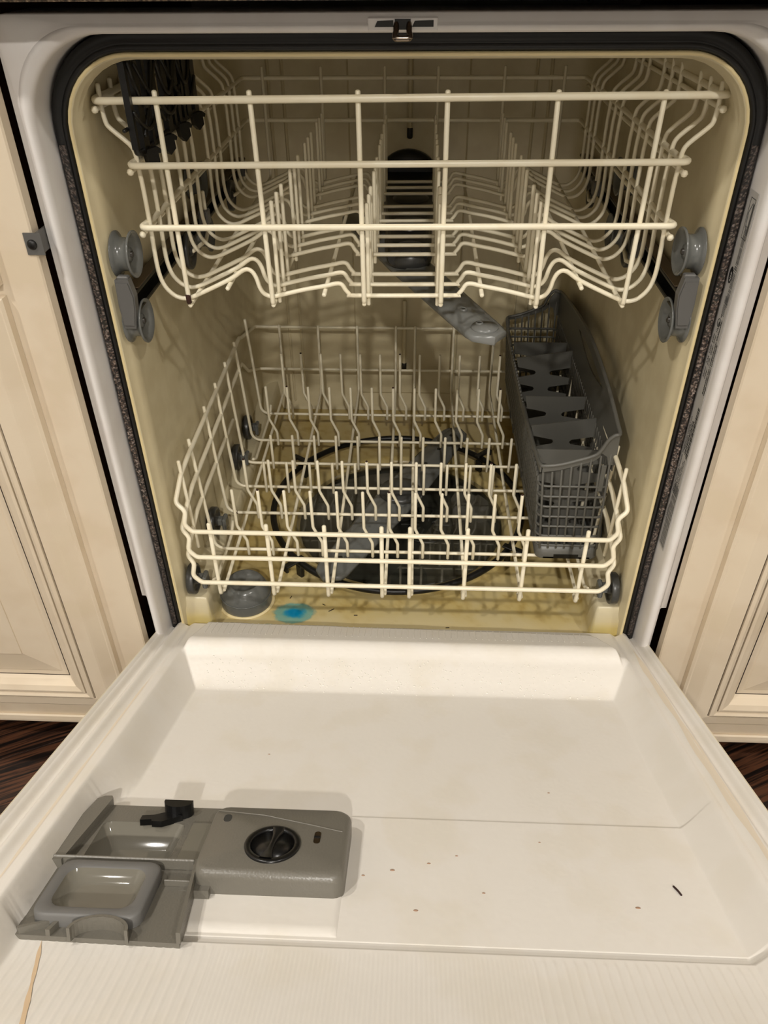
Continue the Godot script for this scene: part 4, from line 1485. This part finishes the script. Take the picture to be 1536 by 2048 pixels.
func upper_rack() -> void:
	var t := thing("upper_dish_rack", "cream coated wire upper dish rack on side rails", "dish rack", V(0, 0.42, -0.29))
	var W: Material = M.wire
	var fz := -0.030
	var bz := -0.545
	# three rims
	for q in [[0.608, -0.2700, 0.2735, 0.0032, 0.012], [0.5560, -0.2475, 0.2500, 0.0030, 0.008], [0.5015, -0.2470, 0.2490, 0.0030, 0.007]]:
		var lift := 0.0022
		var pts := [V(q[1], q[0] - lift, fz), V(q[2], q[0] + lift, fz), V(q[2] - 0.0045, q[0] + lift * 0.6, fz - 0.03), V(q[2] - 0.004, q[0], bz), V(q[1] + 0.004, q[0], bz), V(q[1] + 0.0045, q[0] - lift * 0.6, fz - 0.03)]
		wpart("rim_wire", tube(fillet(pts, q[4], 4, true), q[3], 9, true), W, t)
	# second side wires just below each rim, with a ball of coating at the front
	for s in [-1.0, 1.0]:
		for q in [[0.2685, 0.5985], [0.2475, 0.5475], [0.2470, 0.492]]:
			var st := begin()
			tube_into(st, [V(s * q[0], q[1], -0.034), V(s * q[0], q[1], bz + 0.01)], 0.0022)
			wpart("side_wire", done(st), W, t)
			wpart("coating_bead", lathe([Vector2(0, -0.0032), Vector2(0.0023, -0.0024), Vector2(0.0034, 0), Vector2(0.0023, 0.0024), Vector2(0, 0.0032)], 12), W, t, V(s * q[0], q[1], -0.0345))
	# cross wires with the waved bottom
	var prof := [[-0.2655, 0.6165], [-0.266, 0.6004], [-0.2650, 0.5875], [-0.2617, 0.5817], [-0.2475, 0.5690], [-0.2436, 0.5610], [-0.2429, 0.547], [-0.2421, 0.5322], [-0.2420, 0.4963], [-0.2425, 0.4642], [-0.2415, 0.4487], [-0.238, 0.4375], [-0.2307, 0.4291], [-0.2231, 0.4258], [-0.2164, 0.4260], [-0.2067, 0.4293], [-0.1717, 0.4455], [-0.1568, 0.4550], [-0.1495, 0.4541], [-0.1452, 0.447], [-0.1428, 0.4378], [-0.1389, 0.4312], [-0.1314, 0.4280], [-0.1247, 0.4293], [-0.0991, 0.4354], [-0.0769, 0.4396], [-0.0660, 0.4420], [-0.0605, 0.4410], [-0.0571, 0.4358], [-0.0528, 0.4312], [-0.0473, 0.4300]]
	var path := []
	for q in prof:
		path.append(V(q[0], q[1], 0))
	for k in range(prof.size() - 1, -1, -1):
		var q: Array = prof[k]
		path.append(V(-q[0] + 0.0015, q[1] + 0.0010, 0))
	var cm := tube(smooth_path(path, 3), 0.00225, 8)
	var Z := [-0.045, -0.076, -0.106, -0.169, -0.201, -0.233, -0.296, -0.328, -0.360, -0.423, -0.455, -0.487]
	for z in Z:
		wpart("cross_wire", cm, W, t, V(0, 0, z))
	# long wires: six with a front upright, four short-ended between
	for q in [[-0.2124, 0.4225, -0.2133], [-0.1286, 0.4235, -0.1319], [-0.0379, 0.4255, -0.0392], [0.0375, 0.4255, 0.0368], [0.1308, 0.4245, 0.1295], [0.2147, 0.4260, 0.2179]]:
		var x: float = q[0]
		var y: float = q[1]
		wpart("front_upright", tube(fillet([V(q[2], 0.6125, fz - 0.003), V(x, y + 0.003, fz - 0.003), V(x, y, fz - 0.010), V(x, y, fz - 0.03)], 0.003, 3), 0.0024, 8), W, t)
		wpart("long_wire", tube(fillet([V(x, y - 0.0002, fz - 0.004), V(x, y + 0.0008, bz + 0.004), V(x, 0.57, bz + 0.004)], 0.010, 4), 0.0022, 8), W, t)
	for q in [[-0.1720, 0.4408], [-0.0772, 0.4352], [0.0772, 0.4362], [0.1722, 0.4440]]:
		wpart("long_wire", bar(V(q[0], q[1], -0.032), V(q[0], q[1], -0.512), 0.0022), W, t)
	wpart("rust_spot", tube([V(-0.2124, 0.4262, fz - 0.0024), V(-0.2127, 0.4335, fz - 0.0024)], 0.00265, 8), M.rust, t)
	# straight tines on four of the long wires
	var m := bar(V(0, 0.4215, 0), V(0, 0.5185, 0), 0.0021)
	for x in [-0.1245, -0.0345, 0.0345, 0.1275]:
		for z in Z:
			wpart("tine", m, W, t, V(x, 0.0 if absf(x) > 0.1 else -0.002, z - 0.0043))
	# wheels that run in the side rails, on wire brackets
	for s in [-1.0, 1.0]:
		var dy := 0.0 if s < 0 else 0.006
		for z in [-0.19, -0.43]:
			var w := node("wheel", t, Transform3D(Basis(Vector3.UP, 0.0 if s < 0 else PI), V(s * 0.2510, 0.4255 + dy, z) - t.position))
			var st := begin()
			lathe_into(st, [Vector2(0.0, -0.003), Vector2(0.0195, -0.003), Vector2(0.0205, -0.002), Vector2(0.0205, 0.002), Vector2(0.0195, 0.003), Vector2(0.016, 0.003), Vector2(0.0145, 0.0008), Vector2(0.006, 0.0008), Vector2(0.005, 0.0035), Vector2(0.0, 0.0035)], 32, Transform3D(Basis(Vector3.FORWARD, PI / 2), Vector3.ZERO))
			part("tyre", done(st), M.dark_grey, w)
			part("clip", box(V(0.0, 0.012, -0.07), V(0.012, 0.030, -0.054), 0.0015), M.clip, w)
			part("bracket", tube(fillet([V(0.008, 0.05, -0.062), V(0.008, 0.004, -0.062), V(0.010, 0.0, -0.04), V(0.004, 0.0, 0.0)], 0.006, 3), 0.0024), W, w)

func silverware_basket() -> void:
	var t := thing("silverware_basket", "dark grey plastic silverware basket standing in the right of lower rack", "basket", V(0.213, 0.055, -0.325))
	var B: Material = M.basket
	var z0 := -0.090
	var z1 := -0.568
	var yb := 0.0565
	# plan half-widths lean outwards with height
	var lft := func(y: float) -> float:
		return lerpf(0.1765, 0.1672, (y - yb) / 0.14)
	var rgt := func(y: float) -> float:
		return lerpf(0.2575, 0.2535, (y - yb) / 0.14)
	# bottom tray
	var st := begin(false)
	var tray := round_rect(0.1765, z1, 0.2575, z0, 0.01, 4)
	var xz := Transform3D(Basis(Vector3.RIGHT, PI / 2), V(0, yb + 0.0025, 0))
	prism_into(st, tray, xz, 0.0025)
	part("bottom", done(st), B, t, Transform3D(Basis.IDENTITY, -t.position))
	st = begin()
	var lp := []
	for q in [[0.0, yb], [0.0, yb + 0.0205], [0.0015, yb + 0.0205], [0.0015, yb]]:
		var row := []
		for v in round_rect(0.1765 + q[0], z1 + q[0], 0.2575 - q[0], z0 - q[0], 0.01, 4):
			row.append(V(v.x - (q[1] - yb) * 0.06, q[1], v.y))
		lp.append(row)
	loft_into(st, lp, true)
	part("skirt", done(st), B, t, Transform3D(Basis.IDENTITY, -t.position))
	wpart("skirt_notch", box(V(0.2, yb + 0.0005, z0 - 0.0005), V(0.232, yb + 0.007, z0 + 0.0006)), M.filter_dark, t)
	# lattice: level bars all the way round
	for k in 8:
		var y := yb + 0.0225 + k * 0.0155
		if y > 0.186:
			break
		var row := []
		for v in round_rect(lft.call(y), z1, rgt.call(y), z0, 0.01, 4):
			row.append(V(v.x, y, v.y))
		wpart("level_bar", tube(row, 0.00165, 6, true), B, t)
	# upright bars of the two ends and the two sides
	for k in 8:
		var f := (k + 0.35) / 7.7
		var xb := lerpf(0.1765, 0.2575, f)
		for z in [z0, z1]:
			var yt := 0.192 + 0.028 * ss(0.1, 1.0, f)
			var xt := lerpf(lft.call(yt), rgt.call(yt), f)
			wpart("upright_bar", bar(V(xb, yb + 0.018, z), V(xt, yt, z), 0.00155, 6), B, t)
	var ml := begin()
	tube_into(ml, [V(0.1758, yb + 0.018, 0), V(lft.call(0.18), 0.18, 0)], 0.0018, 6)
	var mls := done(ml)
	var mr := begin()
	tube_into(mr, [V(0.2573, yb + 0.018, 0), V(rgt.call(0.2), 0.2, 0)], 0.0018, 6)
	var mrs := done(mr)
	for k in 44:
		var z := lerpf(z0 - 0.011, z1 + 0.011, k / 43.0)
		wpart("upright_bar", mls, B, t, V(0, 0, z))
		wpart("upright_bar", mrs, B, t, V(0, 0, z))
	# rim: the low left edge, the two ends that climb, the tall right edge
	var topl := [V(0.1700, 0.2015, z0), V(0.1668, 0.200, z0 - 0.012), V(0.1672, 0.192, -0.155), V(0.1680, 0.184, -0.22), V(0.1690, 0.176, -0.31), V(0.1690, 0.175, -0.42), V(0.1685, 0.180, -0.52), V(0.1675, 0.190, z1 + 0.012), V(0.171, 0.192, z1)]
	var back := [V(0.19, 0.197, z1), V(0.215, 0.207, z1), V(0.228, 0.214, z1), V(0.2345, 0.230, z1), V(0.243, 0.239, z1), V(0.2505, 0.239, z1 + 0.004)]
	var topr := [V(0.2535, 0.241, z1 + 0.014), V(0.2535, 0.252, -0.49), V(0.2535, 0.2655, -0.40), V(0.2535, 0.2725, -0.32), V(0.2535, 0.2725, -0.25), V(0.2535, 0.266, -0.17), V(0.2545, 0.252, -0.105)]
	var front := [V(0.2545, 0.2480, z0), V(0.2495, 0.2465, z0 + 0.001), V(0.2428, 0.2400, z0 + 0.001), V(0.2365, 0.2260, z0 + 0.001), V(0.2300, 0.2185, z0 + 0.001), V(0.2150, 0.2125, z0 + 0.001), V(0.1900, 0.2045, z0 + 0.001)]
	var rim := topl + back + topr + front
	rim.append(rim[0])
	wpart("rim", tube(smooth_path(rim, 3), 0.0025, 8), B, t)
	# solid strip under the left rim
	st = begin(false)
	var strip := PackedVector2Array()
	for p in topl:
		strip.append(Vector2(-p.z, p.y))
	for k in range(topl.size() - 1, -1, -1):
		strip.append(Vector2(-topl[k].z, topl[k].y - 0.009))
	prism_into(st, strip, Transform3D(Basis(Vector3.UP, PI / 2), V(0.1672, 0, 0)), 0.0018)
	wpart("side_strip", done(st), B, t)
	# solid upper part of the right side, with its hand slot
	var rp := PackedVector2Array([Vector2(-z0, 0.196), Vector2(-z0, 0.2475)])
	for k in range(topr.size() - 1, -1, -1):
		rp.append(Vector2(-topr[k].z, topr[k].y))
	rp.append(Vector2(-z1, 0.238))
	rp.append(Vector2(-z1, 0.196))
	var slot := PackedVector2Array()
	for k in 17:
		var f := k / 16.0
		slot.append(Vector2(lerpf(0.197, 0.385, f), 0.2515 - 0.0125 * sin(PI * f)))
	for k in 17:
		var f := 1.0 - k / 16.0
		slot.append(Vector2(lerpf(0.2, 0.382, f), 0.2535 + 0.006 * sin(PI * f) - 0.002))
	st = begin(false)
	prism_into(st, rp, Transform3D(Basis(Vector3.UP, PI / 2), V(0.2528, 0, 0)), 0.0018, [slot])
	wpart("tall_side", done(st), B, t)
	# solid aprons where the ends climb to the right
	for z in [z0, z1]:
		st = begin(false)
		var ap := PackedVector2Array([Vector2(0.2335, 0.2245), Vector2(0.2400, 0.2385), Vector2(0.2475, 0.2475), Vector2(0.2550, 0.2475), Vector2(0.2560, 0.205), Vector2(0.2475, 0.205), Vector2(0.2445, 0.2165)])
		if z == z1:
			for k in ap.size():
				ap[k].y -= 0.008
		prism_into(st, ap, Transform3D(Basis.IDENTITY, V(0, 0, z - 0.001)), 0.002)
		ap = PackedVector2Array()
		for q in [[0.1700, 0.2005], [0.19, 0.2040], [0.215, 0.2115], [0.230, 0.2180], [0.2365, 0.2250], [0.2365, 0.2165], [0.230, 0.2105], [0.215, 0.2045], [0.19, 0.1965], [0.1700, 0.193]]:
			ap.append(Vector2(q[0], q[1] - (0.006 if z == z1 else 0.0)))
		prism_into(st, ap, Transform3D(Basis.IDENTITY, V(0, 0, z - 0.001)), 0.002)
		wpart("end_apron", done(st), B, t)
	wpart("corner_post", box(V(0.2405, 0.166, z0 - 0.001), V(0.2465, 0.204, z0 + 0.0012), 0.0006), B, t)
	# dividers with tapering notches
	for q in [[-0.133, 0.0], [-0.198, 0.009], [-0.273, 0.0], [-0.403, 0.009], [-0.452, 0.0]]:
		var yt := 0.1985
		var xl := 0.1685
		var xr := 0.2525
		var o := PackedVector2Array()
		o.append(Vector2(xl + 0.006, yb + 0.004))
		o.append(Vector2(xr + 0.003, yb + 0.004))
		for k in 4:
			var y := yb + 0.030 + k * 0.028
			o.append(Vector2(xr + 0.003, y - 0.009))
			o.append(Vector2(0.2235, y - 0.0035))
			o.append(Vector2(0.2215, y))
			o.append(Vector2(0.2235, y + 0.0035))
			o.append(Vector2(xr + 0.002, y + 0.009))
		o.append(Vector2(xr, yt + q[1]))
		o.append(Vector2(xl, yt - q[1] * 0.4))
		for k in range(3, -1, -1):
			var y := yb + 0.030 + k * 0.028
			o.append(Vector2(xl + 0.004, y + 0.009))
			o.append(Vector2(0.1985, y + 0.0035))
			o.append(Vector2(0.2005, y))
			o.append(Vector2(0.1985, y - 0.0035))
			o.append(Vector2(xl + 0.004, y - 0.009))
		st = begin(false)
		prism_into(st, o, Transform3D(Basis.IDENTITY, V(0, 0, q[0] - 0.0008)), 0.0016)
		wpart("divider", done(st), B, t)

func cup_shelf() -> void:
	var t := thing("cup_shelf", "black slatted plastic cup shelf folded against left side of upper rack", "cup shelf", V(-0.2335, 0.555, -0.14))
	var S: Material = M.shelf
	# (z, y) drawing on a plane leaning slightly inwards at the foot
	var q := func(z: float, y: float, dx := 0.0) -> Vector3:
		return V(-0.2345 + dx, y, z)
	var post := func(za: float, zb: float, w: float, y0: float, y1: float) -> void:
		var st := begin(false)
		var lp := []
		for k in 5:
			var f := k / 4.0
			var z := lerpf(za, zb, f)
			var y := lerpf(y0, y1, f)
			lp.append([V(-0.237, y, z + w / 2), V(-0.2315, y, z + w / 2), V(-0.2315, y, z - w / 2), V(-0.237, y, z - w / 2)])
		loft_into(st, lp, true, true)
		cap_into(st, lp[0])
		cap_into(st, lp[-1], true)
		wpart("slat", done(st), S, t)
	for p in [[-0.0235, 0.006], [-0.047, 0.015], [-0.071, 0.007], [-0.095, 0.011], [-0.130, 0.015], [-0.150, 0.008], [-0.168, 0.011], [-0.187, 0.008], [-0.205, 0.016], [-0.236, 0.016]]:
		post.call(p[0], p[0], p[1], 0.563 if p[0] < -0.03 else 0.569, 0.636)
	wpart("frame_bar", tube(fillet([q.call(-0.0235, 0.600), q.call(-0.0235, 0.566), q.call(-0.034, 0.5635), q.call(-0.243, 0.5655), q.call(-0.243, 0.63)], 0.006, 4), 0.0030, 8), S, t)
	wpart("frame_bar", tube(fillet([q.call(-0.0235, 0.600), q.call(-0.0235, 0.637), q.call(-0.243, 0.637), q.call(-0.243, 0.60)], 0.006, 4), 0.0030, 8), S, t)
	# curved braces between the slats
	for z in [-0.062, -0.135, -0.20]:
		var b := []
		for k in 13:
			var f := k / 12.0
			b.append(q.call(z + lerpf(0.034, -0.034, f), 0.635 - 0.038 * sin(PI * f), 0.0035))
		wpart("brace", tube(b, 0.0023, 6), S, t)
		b = []
		for k in 13:
			var f := k / 12.0
			b.append(q.call(z + lerpf(0.038, -0.038, f), 0.598 - 0.019 * sin(PI * f), 0.0035))
		wpart("brace", tube(b, 0.0020, 6), S, t)
	for z in [-0.075, -0.15]:
		wpart("brace", tube([q.call(z + 0.03, 0.632, 0.003), q.call(z, 0.606, 0.003), q.call(z - 0.035, 0.578, 0.003)], 0.0022, 6), S, t)
		wpart("brace", tube([q.call(z - 0.035, 0.632, 0.003), q.call(z, 0.602, 0.003), q.call(z + 0.03, 0.576, 0.003)], 0.0022, 6), S, t)
	# lugs that clip on the rack wire
	for z in [-0.052, -0.108, -0.168, -0.228]:
		var st := begin(false)
		prism_into(st, PackedVector2Array([Vector2(-0.007, 0.003), Vector2(0.006, 0.004), Vector2(0.010, 0.001), Vector2(0.0085, -0.002), Vector2(0.006, -0.0015), Vector2(0.0065, -0.009), Vector2(0.0, -0.014), Vector2(-0.005, -0.009)]), Transform3D(Basis(Vector3.UP, 0.9), V(-0.2335, 0.5615, z)), 0.007)
		wpart("clip_lug", done(st), S, t)
	wpart("pivot_pin", bar(V(-0.238, 0.5855, -0.021), V(-0.2385, 0.5855, -0.013), 0.0018), S, t)

func small_things() -> void:
	# blue detergent on the tub floor
	for q in [[V(-0.1425, 0, -0.0445), 0.031, 0.0225, "bright blue detergent puddle on the tub floor beside the grey float", 0.3], [V(-0.1735, 0, -0.0185), 0.0105, 0.0050, "small pale blue detergent drip at the edge of the door threshold", 0.0]]:
		var t := thing("detergent_puddle", q[3], "puddle", V(q[0].x, floor_height(q[0].x, q[0].z), q[0].z), "spilled blue detergent")
		var st := begin()
		var n := 16
		var g := []
		for j in n + 1:
			var row := []
			for i in n + 1:
				var x: float = (i * 2.0 / n - 1.0) * q[1]
				var z: float = (j * 2.0 / n - 1.0) * q[2]
				var lift := 0.0006 * maxf(0.0, 1.0 - Vector2(x / q[1], z / q[2]).length_squared())
				row.append(V(x, floor_height(q[0].x + x, q[0].z + z) - t.position.y + 0.0004 + lift, z))
			g.append(row)
		for j in n:
			for i in n:
				for k in [[j, i], [j, i + 1], [j + 1, i + 1], [j, i], [j + 1, i + 1], [j + 1, i]]:
					st.set_uv(Vector2(float(k[1]) / n, float(k[0]) / n))
					st.add_vertex(g[k[0]][k[1]])
		part("puddle_skin", done(st), M.puddle, t)
	# dark red flake on the door
	var at := door_xf * V(0.2159, door_height(0.2159, 0.4224) + 0.0004, 0.4224)
	var f := thing("food_flake", "dark red-brown food flake lying on the white door panel", "food scrap", at)
	var fs := begin()
	tube_into(fs, smooth_path([V(-0.0014, 0, -0.0046), V(-0.0006, 0.0005, -0.0015), V(0.0003, 0.0006, 0.0012), V(0.0015, 0.0, 0.0044)], 3), 0.0008, 6)
	part("flake", done(fs), M.flake, f, Transform3D(door_xf.basis, Vector3.ZERO))
	# scraps on the tub floor
	for q in [[-0.1045, -0.0625, -0.5, "short brown food scrap on the tub floor just behind the blue puddle"], [-0.0935, -0.052, 0.7, "longest brown food scrap on the tub floor right of the blue puddle"], [0.062, -0.024, 0.2, "small dark food scrap on the tub floor right of the middle front wires"], [-0.060, -0.043, 0.1, "dark food scrap on the tub floor between the blue puddle and the middle front wires"], [-0.152, -0.076, 1.3, "tiny dark food scrap on the tub floor between grey float and heating ring"]]:
		var y := floor_height(q[0], q[1])
		var s := thing("food_scrap", q[3], "food scrap", V(q[0], y, q[1]), "food scraps on the tub floor")
		part("scrap", bar(V(-0.0024, 0.0006, 0), V(0.0024, 0.0006, 0.0004), 0.0006, 6), M.scrap, s, Transform3D(Basis(Vector3.UP, q[2]).scaled_local(V(1.7 if q[3].begins_with("longest") else 0.9, 1, 1)), Vector3.ZERO))
